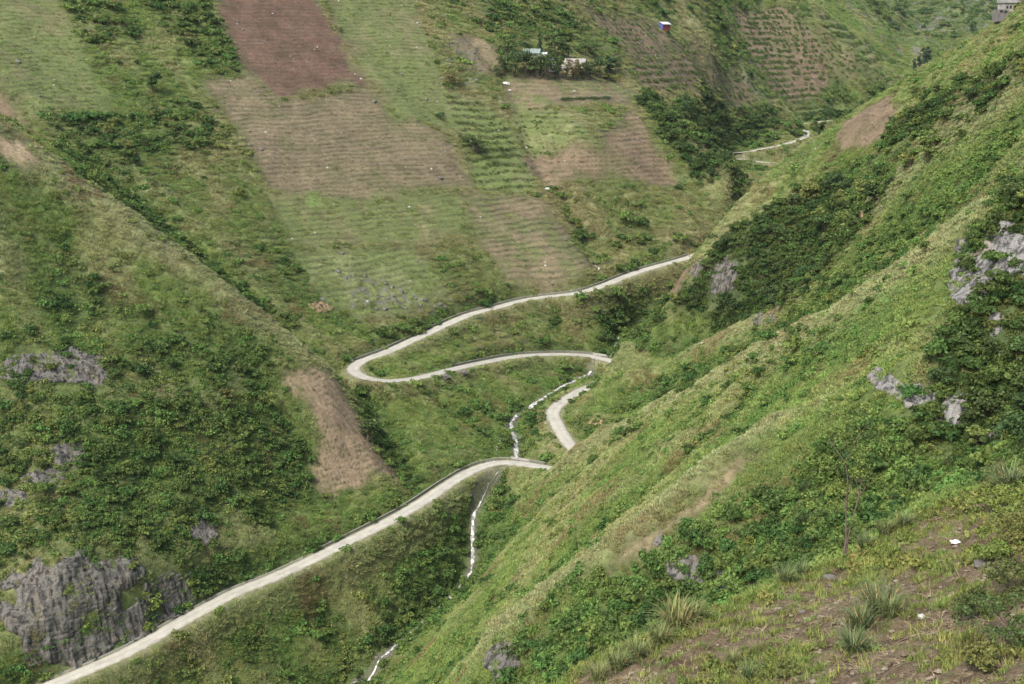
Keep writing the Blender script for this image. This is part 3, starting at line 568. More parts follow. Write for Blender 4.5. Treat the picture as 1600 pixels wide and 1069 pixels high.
ro = ribbon(R2, [v*1.1 for v in RO], RDZ, 'road', M_ROAD, .3); tag(ro, 'far bend of the pale road seen beyond the right slope', 'road', None, 'structure')
M_WALL = plain('wall_stone', (.115, .115, .09), .9, .35, 1.2, .6, 3.0); M_CAP = plain('wall_cap', (.20, .20, .165), .9, .25, 1.0)
def near_idx(P, p): return int(np.argmin(np.hypot(P[:, 0]-p[0], P[:, 1]-p[1])))
def wall_run(P, pa, pb, off, h, w, label, cap=True, mat=None):
    i, j = sorted((near_idx(P, pa), near_idx(P, pb))); Q = P[i:j+1]; sgn = 1 if off > 0 else -1
    o = empty('roadside_wall', tuple(Q[len(Q)//2])); base = np.array(Q[len(Q)//2])
    def strip(o0, o1, z0, z1, nm, mt):
        A = [offset_line(Q, off+sgn*q) for q in (o0, o0, o1, o1)]; V = np.stack(A, 1)-base; V[:, 0, 2] += z0; V[:, 1, 2] += z1; V[:, 2, 2] += z1; V[:, 3, 2] += z0
        V[:, 1:3, 2] += (.07*noise(np.arange(len(Q))*.35, np.arange(len(Q))*0+off, 5))[:, None]
        k = len(Q); ii = np.arange(k*4).reshape(k, 4); F = np.concatenate([np.stack([ii[:-1, a], ii[1:, a], ii[1:, a+1], ii[:-1, a+1]], -1) for a in range(3)]).reshape(-1, 4)
        F = np.vstack([F, [ii[0, ::-1]], [ii[-1]]])
        return link(bpy.data.objects.new(nm, np_mesh(nm, V.reshape(-1, 3), F, [mt])), o)
    strip(0, w, -.6, h, 'wall_body', mat or M_WALL)
    if cap: strip(-.05, w+.05, h+.08, h+.17, 'coping', M_CAP)
    return tag(o, label, 'wall')
wall_run(R1, rz(500,868,-157.5), rz(848,729,-150.3), 3.25, .62, .4, 'dark stone wall along the upper edge of the nearest road down to the lower bridge')
wall_run(R1, rz(715,575,-132), rz(948,561,-138), -3.25, .62, .4, 'dark stone wall along the middle road stretch to the upper bridge')
wall_run(R1, rz(562,566,-125.5), rz(1085,399,-107), 3.25, .58, .4, 'long dark stone wall along the inner edge of the upper road')
wall_run(R1, rz(95,1063,-167), rz(490,873,-157.7), 3.2, .32, .3, 'low pale drain kerb along the road under the cliff', False, M_CAP)

def water_mat():
    m, nt, b = new_mat('stream_water'); a = nd(nt, 'ShaderNodeAttribute', attribute_name='col'); sp = nd(nt, 'ShaderNodeSeparateXYZ'); nt.links.new(a.outputs['Vector'], sp.inputs[0])
    g = nd(nt, 'ShaderNodeNewGeometry'); t = nd(nt, 'ShaderNodeTexNoise', Scale=.8, Detail=6.0, Roughness=.75); nt.links.new(g.outputs['Position'], t.inputs['Vector'])
    r = nd(nt, 'ShaderNodeMapRange'); r.inputs['From Min'].default_value = .46; r.inputs['From Max'].default_value = .58; nt.links.new(t.outputs['Fac'], r.inputs['Value'])
    mx = nd(nt, 'ShaderNodeMix', data_type='RGBA'); nt.links.new(r.outputs[0], mx.inputs['Factor']); mx.inputs['A'].default_value = (.13, .135, .11, 1); mx.inputs['B'].default_value = (.62, .61, .58, 1)
    nt.links.new(mx.outputs['Result'], b.inputs['Base Color']); b.inputs['Roughness'].default_value = .35; b.inputs['Specular IOR Level'].default_value = .5
    bp = nd(nt, 'ShaderNodeBump', Strength=.6, Distance=.2); nt.links.new(t.outputs['Fac'], bp.inputs['Height']); nt.links.new(bp.outputs[0], b.inputs['Normal']); return m
M_WATER = water_mat()
def stream(P, w0, w1, label, name='stream', seed=0, lift=.28):
    """white water lying in its bed, width and course uneven"""
    P = resample(np.asarray(P), .8); k = len(P); s = np.arange(k)*.8; P = P.copy()
    wig = 0.45*noise(s/7, s*0+seed, 91)+.3*noise(s/2.2, s*0+seed, 93); P = offset_line(P, 0)+0; Q = offset_line(P, 1)-P; P[:, :2] += Q[:, :2]*wig[:, None]
    wd = np.clip(w0+(w1-w0)*np.linspace(0, 1, k)+1.0*noise(s/6, s*0+seed, 95)+.6*noise(s/1.5, s*0+seed, 96), .35, 5)
    nr = offset_line(P, 1)-P; V = np.stack([P+nr*((o*wd/2)[:, None]) for o in (-1, -.4, .4, 1)], 1)
    for i in range(k):
        zs = [ground(V[i, j, 0], V[i, j, 1]) for j in range(4)]; z = min(zs)+lift
        for j in range(4): V[i, j, 2] = z-(.12 if j in (0, 3) else 0)
    V[:, :, 2] += .10*noise(V[:, :, 0]*1.1, V[:, :, 1]*1.1, 97)
    ii = np.arange(k*4).reshape(k, 4); F = np.concatenate([np.stack([ii[:-1, a], ii[1:, a], ii[1:, a+1], ii[:-1, a+1]], -1).reshape(-1, 4) for a in range(3)])
    o = link(bpy.data.objects.new(name, np_mesh(name, V.reshape(-1, 3), F[:, ::-1], [M_WATER], True, np.zeros((k*4, 3))))); return tag(o, label, 'stream', None, 'structure')
ib1 = near_idx(ST, pt(803,733,441)); ib2 = near_idx(ST, pt(935,572,541))
cutoff = lambda P, i, d0, d1: P
stream(ST[:ib1-2], .7, 1.1, 'white mountain stream tumbling down below the lower bridge', seed=1)
stream(ST[ib1+3:ib2-2], 1.4, 1.7, 'white stream cascading between the two bridges', seed=2)
stream(ST[ib2+3:ib2+40], .5, .5, 'upper stream above the upper bridge', seed=3)
def land_line(P, ymin=0): return resample(catmull(np.array([at(x, y, ymin) for x, y in P]), 5), 1.5)
stream(land_line([(903,380),(912,392),(922,400),(935,420),(944,438)]), .5, .8, 'thin white brook running down to the upper road', 'brook', 4, .2)
stream(land_line([(795,648),(793,660),(788,668),(783,690),(776,700),(772,722)]), .7, .8, 'thin side cascade left of the main stream', 'brook', 5, .2)
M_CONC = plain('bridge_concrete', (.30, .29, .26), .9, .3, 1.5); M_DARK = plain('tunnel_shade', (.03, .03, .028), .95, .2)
def bridge(P, p, label, side, wd=3.0):
    i = near_idx(P, p); c = P[i]; d = P[i+1]-P[i-1]; rz_ = math.atan2(d[1], d[0]); o = empty('culvert_bridge', (c[0], c[1], c[2]), rz_)
    s = side
    MB().box((0, s*3.05, -.12), (wd+2.6, .4, .5)).build('deck_edge', M_CONC, o)
    for q in (-1, 1): MB().box((q*(wd/2+.45), s*3.4, -1.5), (.9, 1.1, 2.3)).build('abutment', M_CONC, o)
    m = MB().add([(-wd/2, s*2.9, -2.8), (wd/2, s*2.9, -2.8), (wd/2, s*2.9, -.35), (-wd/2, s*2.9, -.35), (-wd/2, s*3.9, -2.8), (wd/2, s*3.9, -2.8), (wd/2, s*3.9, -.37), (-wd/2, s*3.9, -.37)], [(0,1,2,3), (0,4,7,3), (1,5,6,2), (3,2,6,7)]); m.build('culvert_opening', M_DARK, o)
    MB().box((0, -s*3.05, .5), (wd+3.4, .35, .9)).build('parapet', M_CONC, o)
    return tag(o, label, 'bridge')
bridge(R1, rz(806,723,-151), 'small concrete culvert bridge on the lower road with the stream below', -1, 4.2)
bridge(R1, rz(932,559,-138), 'small concrete culvert bridge on the upper road bend', 1, 3.4)

# ------------------------------------------------------------------ bare rock: faces and outcrops set into the slopes
def rock_face(px, py, wpx, hpx, label, name='rock_outcrop', mat=None, amp=1.0, seed=0, ymin=0, steep=0.0):
    """a patch of the slope laid bare: blocky, bedded and fissured, its outline ragged"""
    x, y, z = at(px, py, ymin); pm = y/F_PX; n = normal_at(x, y); h2 = n[:2]/(np.linalg.norm(n[:2])+1e-9); n = np.array([h2[0]*.8, h2[1]*.8, .6]) if n[2] > .6 else n
    if steep: n = np.array([h2[0]*.96, h2[1]*.96, .28])
    v = -np.array([x, y, z])/math.sqrt(x*x+y*y+z*z); t = np.cross([0, 0, 1], n); t /= np.linalg.norm(t); sl = np.cross(n, t); sl /= np.linalg.norm(sl)
    rt = np.cross([0, 0, 1], -v); rt /= np.linalg.norm(rt)
    W = wpx*pm/2/max(.45, abs(float(np.dot(t, rt))))*1.25; Hh = hpx*pm/2/max(.35, math.sqrt(max(0, 1-float(np.dot(sl, v))**2)))*1.25
    st_ = .28 if y < 300 else .36; nx = int(np.clip(2*W/st_, 14, 110)); nz = int(np.clip(2*Hh/st_, 14, 110)); a, b = np.meshgrid(np.linspace(-1, 1, nx), np.linspace(-1, 1, nz)); A = a*W; B = b*Hh
    P = np.array([x, y, z])+A[..., None]*t+B[..., None]*sl; gr = np.vectorize(ground)
    for _ in range(3): P = P+((gr(P[..., 0], P[..., 1])-P[..., 2])*max(.35, n[2]))[..., None]*n*.8
    sh = 1-(np.abs(a)**2.6+np.abs(b)**2.6)**(1/2.6)+.26*fbm(A/(W*.45)+seed*3.1, B/(Hh*.5)+seed, 141+seed, 3); inner = sstep(.10, .26, sh)
    S0 = min(1.0, (W+Hh)/14+.25)*amp
    bed = (P[..., 2]+.10*A+.5*noise(A/4, B/4, 107+seed))/1.25; blk = np.floor(bed); col = np.floor((A+.7*noise(A/2.5, B/2.5, 113+seed)+blk*.9)/1.7)
    hv = (_hash(blk, col, 31+seed).astype(float)/4294967295.0-.5); fr = bed-blk
    D = .45+.30*hv+.7*fbm(A/6.5+seed, B/10, 101+seed, 2)-.25*np.exp(-((fr)/.16)**2)+.18*noise(A/1.7+seed*3, B/16, 105+seed)
    D = D*S0*inner-(1-inner)*(.7+.5*S0); D += inner*.07*S0*fbm(A/.9, B/.9, 117+seed, 2)
    V = (P+D[..., None]*n).reshape(-1, 3)-np.array([x, y, z]); ii = np.arange(nx*nz).reshape(nz, nx); F = np.stack([ii[:-1, :-1], ii[:-1, 1:], ii[1:, 1:], ii[1:, :-1]], -1).reshape(-1, 4)
    keep = (inner.ravel()[F].max(1) > .02); F = F[keep]; u, inv = np.unique(F.ravel(), return_inverse=True)
    o = link(bpy.data.objects.new(name, np_mesh(name, V[u], inv.reshape(-1, 4), [mat or M_ROCK], False))); o.location = (x, y, z); BARE.append((x, y, max(W, .6)*.8, Hh*.8, px, py)); return tag(o, label, 'rock')
BARE = []
ROCKS = [
 (118,966,185,175,'tall grey limestone cliff rising beside the road at the lower left','cliff',None,.10),
 (265,930,95,70,'grey rock face beside the road right of the tall cliff','rock_face',None,.25),
 (205,975,90,60,'dark bedded rock between the tall cliff and the road','rock_face',None,.25),
 (190,895,70,55,'pale weathered rock face above the tall cliff','rock_face',None,.35),
 (318,830,38,50,'pale rock scar above the road among scrub','rock_face',None,.3),
 (80,572,150,56,'long grey cliff band high on the left spur','rock_face',None,.2),
 (145,585,60,44,'right end of the grey cliff band on the left spur','rock_face',None,.25),
 (106,712,52,46,'pale grey outcrop below the left cliff band','rock_outcrop',None,.4),
 (70,745,70,28,'low grey outcrop under the pale one','rock_outcrop',None,.35),
 (18,778,44,36,'grey outcrop at the left picture edge','rock_outcrop',None,.35),
 (15,905,40,34,'small rock beside the top of the tall cliff','rock_outcrop',None,.35),
 (1552,415,120,125,'white limestone cliff below trees at the right edge','cliff',None,.15),
 (1522,450,50,70,'lower white cliff step left of the right edge cliff','rock_face',None,.2),
 (1385,597,66,34,'dark rock ledge at the top of the right rock band','rock_face',None,.25),
 (1442,622,52,46,'blocky pale rock in the middle of the right rock band','rock_face',None,.2),
 (1494,645,62,58,'layered grey rock at the lower end of the right rock band','rock_face',None,.2),
 (1555,690,44,40,'shaded rock below the right rock band','rock_face',None,.25),
 (1068,893,70,60,'dark broken rock under the near rib','rock_face',None,.2),
 (1130,903,46,26,'small pale rock right of the dark broken rock','rock_face',None,.2),
 (785,1035,48,64,'pale rock pillar at the bottom of the near rib','rock_face',None,.15),
 (1132,432,40,60,'pale rock showing through the dark trees','rock_face',None,.25),
 (1090,420,16,30,'small pale rock at the corner above the upper road','rock_face',None,.25),
 (1185,497,50,24,'grey rock at the foot of the dark trees','rock_face',None,.3),
 (1556,505,26,42,'narrow grey rock between trees at the right edge','rock_face',None,.2),
 (1350,333,34,22,'ochre earth bank among the dark trees','earth_bank','E',.3),
 (930,668,36,32,'ochre earth cutting beside the middle road','earth_bank','E',.35),
 (500,480,34,22,'brown rock scar above the hairpin','earth_bank','E',.5),
 (1030,843,16,26,'dark boulder on the dry strip','boulder',None,.2),
 (1208,500,30,18,'flat grey rock beside the rib crest','rock_face',None,.3),
]
for i, (px, py, w, h, lb, nm, mt, ln) in enumerate(ROCKS):
    rock_face(px, py, w, h, lb, 'limestone_outcrop' if nm == 'rock_face' else nm, M_EARTH if mt == 'E' else (M_ROCK if px > 1300 else M_ROCKD), .5 if mt == 'E' else (1.25 if nm == 'cliff' else 1.0), seed=i, steep=nm == 'cliff')
# ------------------------------------------------------------------ plants: patches of grass, scrub and bush that cover the slopes
PROTO = {}
def proto_coll(name): c = bpy.data.collections.new(name); PROTO[name] = c; return c
def blades(n, spread, h0, h1, w, seed, lean=.55, seg=2):
    """n tapering blades scattered over a patch"""
    g = np.random.default_rng(seed); V = []; F = []
    r = spread*np.sqrt(g.random(n)); a = g.random(n)*2*math.pi; bx, by = r*np.cos(a), r*np.sin(a); h = h0+(h1-h0)*g.random(n); az = g.random(n)*2*math.pi; ln = lean*(.3+g.random(n)); wd = w*(.6+.8*g.random(n))
    for i in range(n):
        dx, dy = math.cos(az[i]), math.sin(az[i]); px, py = -dy, dx; b = len(V)
        for k in range(seg):
            t = k/seg; o = ln[i]*h[i]*t*t; ww = wd[i]*(1-.4*t); zz = h[i]*t*(1-.25*ln[i]*t)-.06
            V += [(bx[i]+dx*o-px*ww, by[i]+dy*o-py*ww, zz), (bx[i]+dx*o+px*ww, by[i]+dy*o+py*ww, zz)]
        o = ln[i]*h[i]; V.append((bx[i]+dx*o, by[i]+dy*o, h[i]*(1-.25*ln[i])))
        for k in range(seg-1): q = b+2*k; F += [(q, q+1, q+3), (q, q+3, q+2)]
        q = b+2*(seg-1); F.append((q, q+1, q+2))
    return np.array(V), np.array(F)
def leaves(centres, radii, n, size, seed, flat=.75, shell=.55, narrow=.6):
    """leaf-sized faces spread through a group of lumps, denser near their skins"""
    g = np.random.default_rng(seed); k = len(centres); wt = np.array(radii)**2; wt /= wt.sum(); c = g.choice(k, n, p=wt)
    d = g.normal(size=(n, 3)); d /= np.linalg.norm(d, axis=1)[:, None]; d[:, 2] = np.abs(d[:, 2])*.9-.25*g.random(n)
    rr = np.array(radii)[c]*(shell+(1-shell)*g.random(n)**.6)*(.85+.3*g.random(n)); P = np.array(centres)[c]+d*rr[:, None]*np.array((1, 1, flat))
    nv = d+.75*g.normal(size=(n, 3)); nv /= np.linalg.norm(nv, axis=1)[:, None]; u = np.cross(nv, g.normal(size=(n, 3))); u /= np.linalg.norm(u, axis=1)[:, None]; v = np.cross(nv, u); s = size*(.55+.9*g.random(n))[:, None]
    V = np.stack([P-u*s, P+v*s*narrow, P+u*s-nv*s*.25, P-v*s*narrow], 1).reshape(-1, 3); F = np.arange(4*n).reshape(n, 4); return V, F
def proto(coll, name, V, F, mat): o = bpy.data.objects.new(name, np_mesh(name, V, F, [mat])); coll.objects.link(o); return o
c = proto_coll('grass_patches')
for k in range(4): proto(c, 'grass_patch', *blades(150, 1.5, .22, .55, .062, 20+k, .8), M_BLADE)
c = proto_coll('scrub_patches')
for k in range(4):
    g = np.random.default_rng(40+k); cs = [(1.0*g.normal()*.6, 1.0*g.normal()*.6, .12+.25*g.random()) for _ in range(7)]; proto(c, 'scrub_patch', *leaves(cs, [.35+.3*g.random() for _ in cs], 150, .19, 50+k), M_LEAF)
c = proto_coll('bushes')
for k in range(5):
    g = np.random.default_rng(60+k); cs = [(.75*g.normal(), .75*g.normal(), .5+.75*g.random()) for _ in range(9)]; proto(c, 'bush', *leaves(cs, [.5+.4*g.random() for _ in cs], 380, .24, 70+k), M_LEAF)
c = proto_coll('stones')
def stone(seed, flat=.7):
    bm = bmesh.new(); bmesh.ops.create_icosphere(bm, subdivisions=2, radius=1)
    for v in bm.verts:
        p = v.co; q = float(fbm(np.array([p.x*1.3+seed*5]), np.array([p.y*1.3+p.z*1.7]), 120+seed, 2)[0]); v.co = p*(1+.35*q); v.co.z *= flat
    me = bpy.data.meshes.new('stone'); bm.to_mesh(me); bm.free(); return me
M_STONE = plain('field_stone', (.42, .41, .38), .9, .25, 2.0); M_DSTONE = plain('karst_stone', (.12, .115, .10), .95, .4, 1.2)
for k in range(3): me = stone(k); me.materials.append(M_STONE); c.objects.link(bpy.data.objects.new('stone', me))
c = proto_coll('dark_stones')
for k in range(4): me = stone(k+4, .8); me.materials.append(M_DSTONE); c.objects.link(bpy.data.objects.new('stone', me))

def scatter_group():
    """instances of a collection's plants on the points of a mesh"""
    ng = bpy.data.node_groups.new('scatter', 'GeometryNodeTree'); ng.interface.new_socket('Geometry', in_out='INPUT', socket_type='NodeSocketGeometry'); ng.interface.new_socket('Plants', in_out='INPUT', socket_type='NodeSocketCollection')
    ng.interface.new_socket('Geometry', in_out='OUTPUT', socket_type='NodeSocketGeometry')
    gi = ng.nodes.new('NodeGroupInput'); go = ng.nodes.new('NodeGroupOutput'); ci = ng.nodes.new('GeometryNodeCollectionInfo'); ci.inputs['Separate Children'].default_value = True; ci.inputs['Reset Children'].default_value = True
    ip = ng.nodes.new('GeometryNodeInstanceOnPoints'); ip.inputs['Pick Instance'].default_value = True
    def attr(nm, t): a = ng.nodes.new('GeometryNodeInputNamedAttribute'); a.data_type = t; a.inputs['Name'].default_value = nm; return [s for s in a.outputs if s.enabled and s.name == 'Attribute'][0]
    L = ng.links.new; L(gi.outputs['Geometry'], ip.inputs['Points']); L(gi.outputs['Plants'], ci.inputs['Collection']); L(ci.outputs[0], ip.inputs['Instance'])
    L(attr('pick', 'INT'), ip.inputs['Instance Index']); L(attr('rot', 'FLOAT_VECTOR'), ip.inputs['Rotation']); L(attr('size', 'FLOAT_VECTOR'), ip.inputs['Scale']); L(ip.outputs[0], go.inputs[0]); return ng
SCATTER = scatter_group()
def scatter(name, coll, P, N, size, tint, label, cat, up=.5, flat=1.0):
    """one mass of plants: points P, ground normals N, sizes and tints"""
    n = len(P)
    if n == 0: return None
    me = bpy.data.meshes.new(name); me.vertices.add(n); me.vertices.foreach_set('co', np.asarray(P, np.float32).ravel())
    nn = np.asarray(N)*(1-up)+np.array((0, 0, up)); nn /= np.linalg.norm(nn, axis=1)[:, None]
    # euler XYZ that carries +Z onto nn after a random turn about Z
    yaw = RNG.random(n)*2*math.pi; cx = np.arccos(np.clip(nn[:, 2], -1, 1)); az = np.arctan2(nn[:, 1], nn[:, 0])
    ca, sa, cc, sc_, cy, sy = np.cos(az), np.sin(az), np.cos(cx), np.sin(cx), np.cos(yaw), np.sin(yaw)
    # R = Rz(az) Ry(tilt) Rz(yaw)
    r00 = ca*cc*cy-sa*sy; r10 = sa*cc*cy+ca*sy; r20 = -sc_*cy; r21 = sc_*sy; r22 = cc
    rot = np.stack([np.arctan2(r21, r22), np.arcsin(np.clip(-r20, -1, 1)), np.arctan2(r10, r00)], 1)
    for nm, t, d, key in (('rot', 'FLOAT_VECTOR', rot, 'vector'), ('size', 'FLOAT_VECTOR', np.asarray(size)[:, None]*np.array((1, 1, flat))*(0.85+.3*RNG.random((n, 1))), 'vector')):
        a = me.attributes.new(nm, t, 'POINT'); a.data.foreach_set(key, d.astype(np.float32).ravel())
    a = me.attributes.new('pick', 'INT', 'POINT'); a.data.foreach_set('value', RNG.integers(0, len(PROTO[coll].objects), n).astype(np.int32))
    a = me.attributes.new('tint', 'FLOAT_COLOR', 'POINT'); a.data.foreach_set('color', np.c_[np.clip(tint, .004, .8), np.ones(n)].astype(np.float32).ravel())
    o = link(bpy.data.objects.new(name, me)); md = o.modifiers.new('scatter', 'NODES'); md.node_group = SCATTER
    for it in SCATTER.interface.items_tree:
        if getattr(it, 'in_out', '') == 'INPUT' and it.name == 'Plants': md[it.identifier] = PROTO[coll]
    return tag(o, label, cat, None, 'stuff')
# what can be seen from the viewpoint or a few steps from it
slope_ang = Z/GY; run = np.maximum.accumulate(slope_ang, axis=0)
SEEN = (Z+2.2+.004*GY) >= np.vstack([run[:1], run[:-1]])*GY
SEEN &= (np.abs(GS) < .475) & (slope_ang > -.60) & (slope_ang < .06) & (GY > 75)
def pick(density):
    """random points of the land, density per square metre"""
    d = np.where(SEEN, density, 0)*AREA; n = RNG.poisson(d.ravel()); i = np.repeat(np.arange(n.size), n); r, c_ = np.divmod(i, NC)
    fy = np.clip(r+RNG.random(len(i))-.5, 0, NR-1.001); fs = np.clip(c_+RNG.random(len(i))-.5, 0, NC-1.001); r0 = fy.astype(int); c0 = fs.astype(int); ty = fy-r0; tx = fs-c0
    def s(A):
        a = (tx, ty) if A.ndim == 2 else (tx[:, None], ty[:, None])
        return (A[r0, c0]*(1-a[0])+A[r0, c0+1]*a[0])*(1-a[1])+(A[r0+1, c0]*(1-a[0])+A[r0+1, c0+1]*a[0])*a[1]
    Y = s(GY); X = (SR[0]+fs*DS)*Y; return np.stack([X, Y, s(Z)], 1), s(VN), s, (r0, c0)
free = sstep(3.6, 4.6, ROADD)*np.maximum(np.maximum(sstep(1.5, 3.0, DS_), (GY > 548)*1.0), .9*sstep(362, 368, GY)*sstep(404, 396, GY)); OVER = sstep(4, 2, DS_)*sstep(360, 366, GY)*sstep(406, 398, GY); open_ = free*(1-FM)
BRACK = coarse(lambda x, y: fbm(x/17, y/17, 181, 3), 2, 2)+.25*n4-.1; nearer = np.clip(430/np.maximum(GY, 200), .25, 1.35)
hollow = sstep(.15, .85, CONC)*(1-FM); bushy = np.clip(CM['scrub']*(.8-.4*sstep(.1, .7, -CONC))+CM['trees']*1.2+.45*CM['thicket']+OVER+.55*hollow*np.where(LAND == 0, .5, 1), 0, 1)
clump = sstep(.15, .75, coarse(lambda x, y: fbm(x/9, y/9, 131, 3), 2, 2)+.25*n1)*sstep(1200, 500, GY)*np.where(LAND == 0, .35, 1.0)
D_GRASS = (.50*nearer**1.5)*open_*(1-.65*bushy)*(1-.7*rocky)+.16*nearer**1.5*free*FM*np.clip(GREEN*1.3, 0, 1)*gs
D_SCRUB = .09*R0*free*(1-FM)*nearer*far+.04*R0*free*(1-FM)*nearer+(.30*nearer**1.5)*open_*(1-.85*PALE)*(.08+.38*clump+.9*bushy)*(1-.5*rocky)
D_BUSH = .012*sstep(1650, 1800, GY)*sstep(-.3, .4, n1)+.16*nearer**1.2*open_*np.clip(bushy*sstep(-.5, .5, n2+.3)+CM['trees']*.5+.05*clump, 0, 1.3)
for (bx, by, bw, bh, _px, _py) in BARE:
    dx_, dy_ = GX-bx, GY-by; m_ = 1-np.exp(-((dx_/(bw*1.0))**2+(np.where(dy_ < 0, dy_/max(2.5, bh*1.0), dy_/max(1.5, bh*.7)))**2)**2)
    for D_, q_ in ((D_GRASS, .25), (D_SCRUB, .12), (D_BUSH, .15)): D_ *= q_+(1-q_)*m_
def cover_tint(s, kind, n):
    g = s(G); j = .75+.5*RNG.random((n, 1)); a, b_ = s(n1), s(n2)
    if kind == 'grass':
        t = np.array((.195, .270, .070))+np.zeros((n, 3)); t = mixc(t, (.310, .325, .135), sstep(-.1, .9, a+.4*b_+.35*s(n4))); t = mixc(t, (.140, .220, .060), sstep(.1, .9, -a+.5*b_)); t = mixc(t, (.230, .180, .092), .5*sstep(.35, 1.0, b_*.8+s(n3)*.4-.2*a)); t = mixc(t, (.33, .34, .17), np.clip(s(PALE)*.7+.5*sstep(.12, .8, -s(CONC)), 0, .8)); t = mixc(t, (.120, .200, .050), .6*sstep(.1, .7, s(CONC))); t = t*.88+g*.35
        t = mixc(t, (.285, .255, .120), s(LT)*.6); t = mixc(t, (.235, .165, .085), .6*sstep(.05, .7, s(BRACK))*(1-s(LT)))
    elif kind == 'scrub':
        t = np.array((.125, .205, .050))+np.zeros((n, 3)); t = mixc(t, (.180, .225, .062), sstep(-.1, .8, a-.3*b_)); t = mixc(t, (.165, .140, .062), .45*sstep(.3, .9, b_+.3*s(n3)))
    else:
        t = np.array((.070, .125, .034))+np.zeros((n, 3)); t = mixc(t, (.125, .195, .048), sstep(.2, .9, RNG.random(n)*1.1)); t = mixc(t, (.185, .205, .045), (RNG.random(n) > .985)*.6)
    return t*j*(1-.38*s(CM['trees'])-.12*s(CM['scrub']))[:, None]
D_TUFT = free*FM*(.22*RISER*nearer+.012+.05*GREEN*sstep(0, .7, n3))*sstep(1250, 900, GY)*(OWNER != 13)
def zones(P, rc):
    z = LAND[rc[0], rc[1]]; return {'left spur': z == 1, 'great hillside': z == 0, 'right flank': (z == 2) | (z == 4), 'far mountain': z == 3}
for nm, D, coll, kind, s0, s1, up, cat in (('grass', D_GRASS, 'grass_patches', 'grass', .75, 1.25, .45, 'grass'), ('scrub', D_SCRUB, 'scrub_patches', 'scrub', .6, 1.9, .5, 'scrub'), ('bushes', D_BUSH, 'bushes', 'bush', .5, 1.8, .7, 'bushes')):
    P, N, s, rc = pick(D); T = cover_tint(s, kind, len(P)); dist = np.clip(P[:, 1]/420, .85, 4.0); S = (s0+(s1-s0)*RNG.random(len(P))**2.2)*dist**.7*np.clip(1-.35*s(FM), .5, 1)
    for zn, m in zones(P, rc).items():
        scatter(nm, coll, P[m], N[m], S[m], T[m], {'grass': 'long wild grass covering the ', 'scrub': 'low leafy scrub covering the ', 'bush': 'dark green bushes crowding the '}[kind]+zn, cat, up)
    print(nm, len(P))
P, N, s, rc = pick(D_TUFT); scatter('field_tufts', 'grass_patches', P, N, .26+.26*RNG.random(len(P)), mixc(np.array((.15, .165, .06))+np.zeros((len(P), 3)), (.24, .20, .11), RNG.random(len(P))**1.5)*(.6+.5*RNG.random((len(P), 1))), 'small grass tufts along the rows and ledges of the fields', 'grass', .5)
P, N, s, rc = pick(.42*RISERB*free); scatter('terrace_banks', 'scrub_patches', P, N, (.42+.4*RNG.random(len(P)))*np.clip(P[:, 1]/600, 1, 2), cover_tint(s, 'scrub', len(P))*.8, 'dark weedy banks between the terraces', 'scrub', .5)
# stones lying in the fields, dark karst blocks, boulders along the stream
P, N, s, rc = pick(.0018*FM*free+.0005*open_*sstep(400, 500, GY)); scatter('stones', 'stones', P, N, .25+.35*RNG.random(len(P))**2, np.ones((len(P), 3)), 'small pale stones strewn over the fields', 'stones', .5)
P, N, s, rc = pick((.05*CM['karst']*sstep(900, 600, GY)+.004*FM*sstep(.2, .8, n1)*sstep(700, 560, GY)*(OWNER != 13)+.0008*FM+.012*(OWNER == 4)*sstep(.0, .7, n2-.4*n1))*free); scatter('karst_blocks', 'dark_stones', P, N, .5+.9*RNG.random(len(P))**2, np.ones((len(P), 3)), 'dark weathered rocks breaking through the fields', 'rocks', .5, .7)
P, N, s, rc = pick(.16*sstep(3.0, 2.0, DS_)*sstep(.3, 1.0, DS_)*sstep(4, 5, ROADD)*(GY < 556)*(1-OVER)); scatter('stream_boulders', 'dark_stones', P, N, .15+.6*RNG.random(len(P))**3, np.ones((len(P), 3)), 'grey boulders lining the white stream', 'boulders', .6)
# ------------------------------------------------------------------ the near field at the lower right
def poly_dist(X, Y, C):
    d, _, sd, _ = dist_poly(X, Y, C); return d*sd
CREST = np.array([(-14,30,0),(-4,40,0),(3.9,47,0),(8.2,50,0),(15.4,55,0),(26,62,0),(42,72,0),(60,82,0)], float)
def zE(X, Y):
    X = np.asarray(X, float); Y = np.asarray(Y, float); z = -14.17+.3476*X-.272*Y+.35*fbm(X/9, Y/9, 201, 3)
    d = poly_dist(X, Y, CREST); over = np.maximum(d-.3, 0); z = z-1.7*over*over/(over+1.6)
    z += 1.0*np.exp(-(d/4.5)**2)*sstep(18, 6, X)
    z += .55*np.maximum(0, noise(X/4, Y/4, 203))*sstep(17, 24, X)
    return z
xs = np.arange(-14, 40, .17); ys = np.arange(18, 82, .17); EX, EY = np.meshgrid(xs, ys)
rowc = np.sin((EX*.62+EY*-.78)*2*math.pi/1.05+1.2*noise(EX/6, EY/6, 205))
EZ = zE(EX, EY); EROUGH = .06*rowc+.10*fbm(EX/.9, EY/.9, 207, 4)
ed_ = poly_dist(EX, EY, CREST)
EZ = EZ+EROUGH*sstep(1.5, -1, ed_)
ec = np.zeros(EX.shape+(3,))+np.array((.118,.088,.054)); m1 = fbm(EX/5, EY/5, 209, 3); m2 = fbm(EX/1.1, EY/1.1, 211, 3)
ec = mixc(ec, (.155,.122,.078), sstep(-.1, .8, m2)); ec = mixc(ec, (.080,.052,.034), sstep(.1, .8, -m2+.3*m1)); ec = mixc(ec, (.115,.140,.046), .5*sstep(.25, .95, m1+.4*rowc)); ec = mixc(ec, (.09,.12,.04), sstep(-.5, 1.5, ed_))
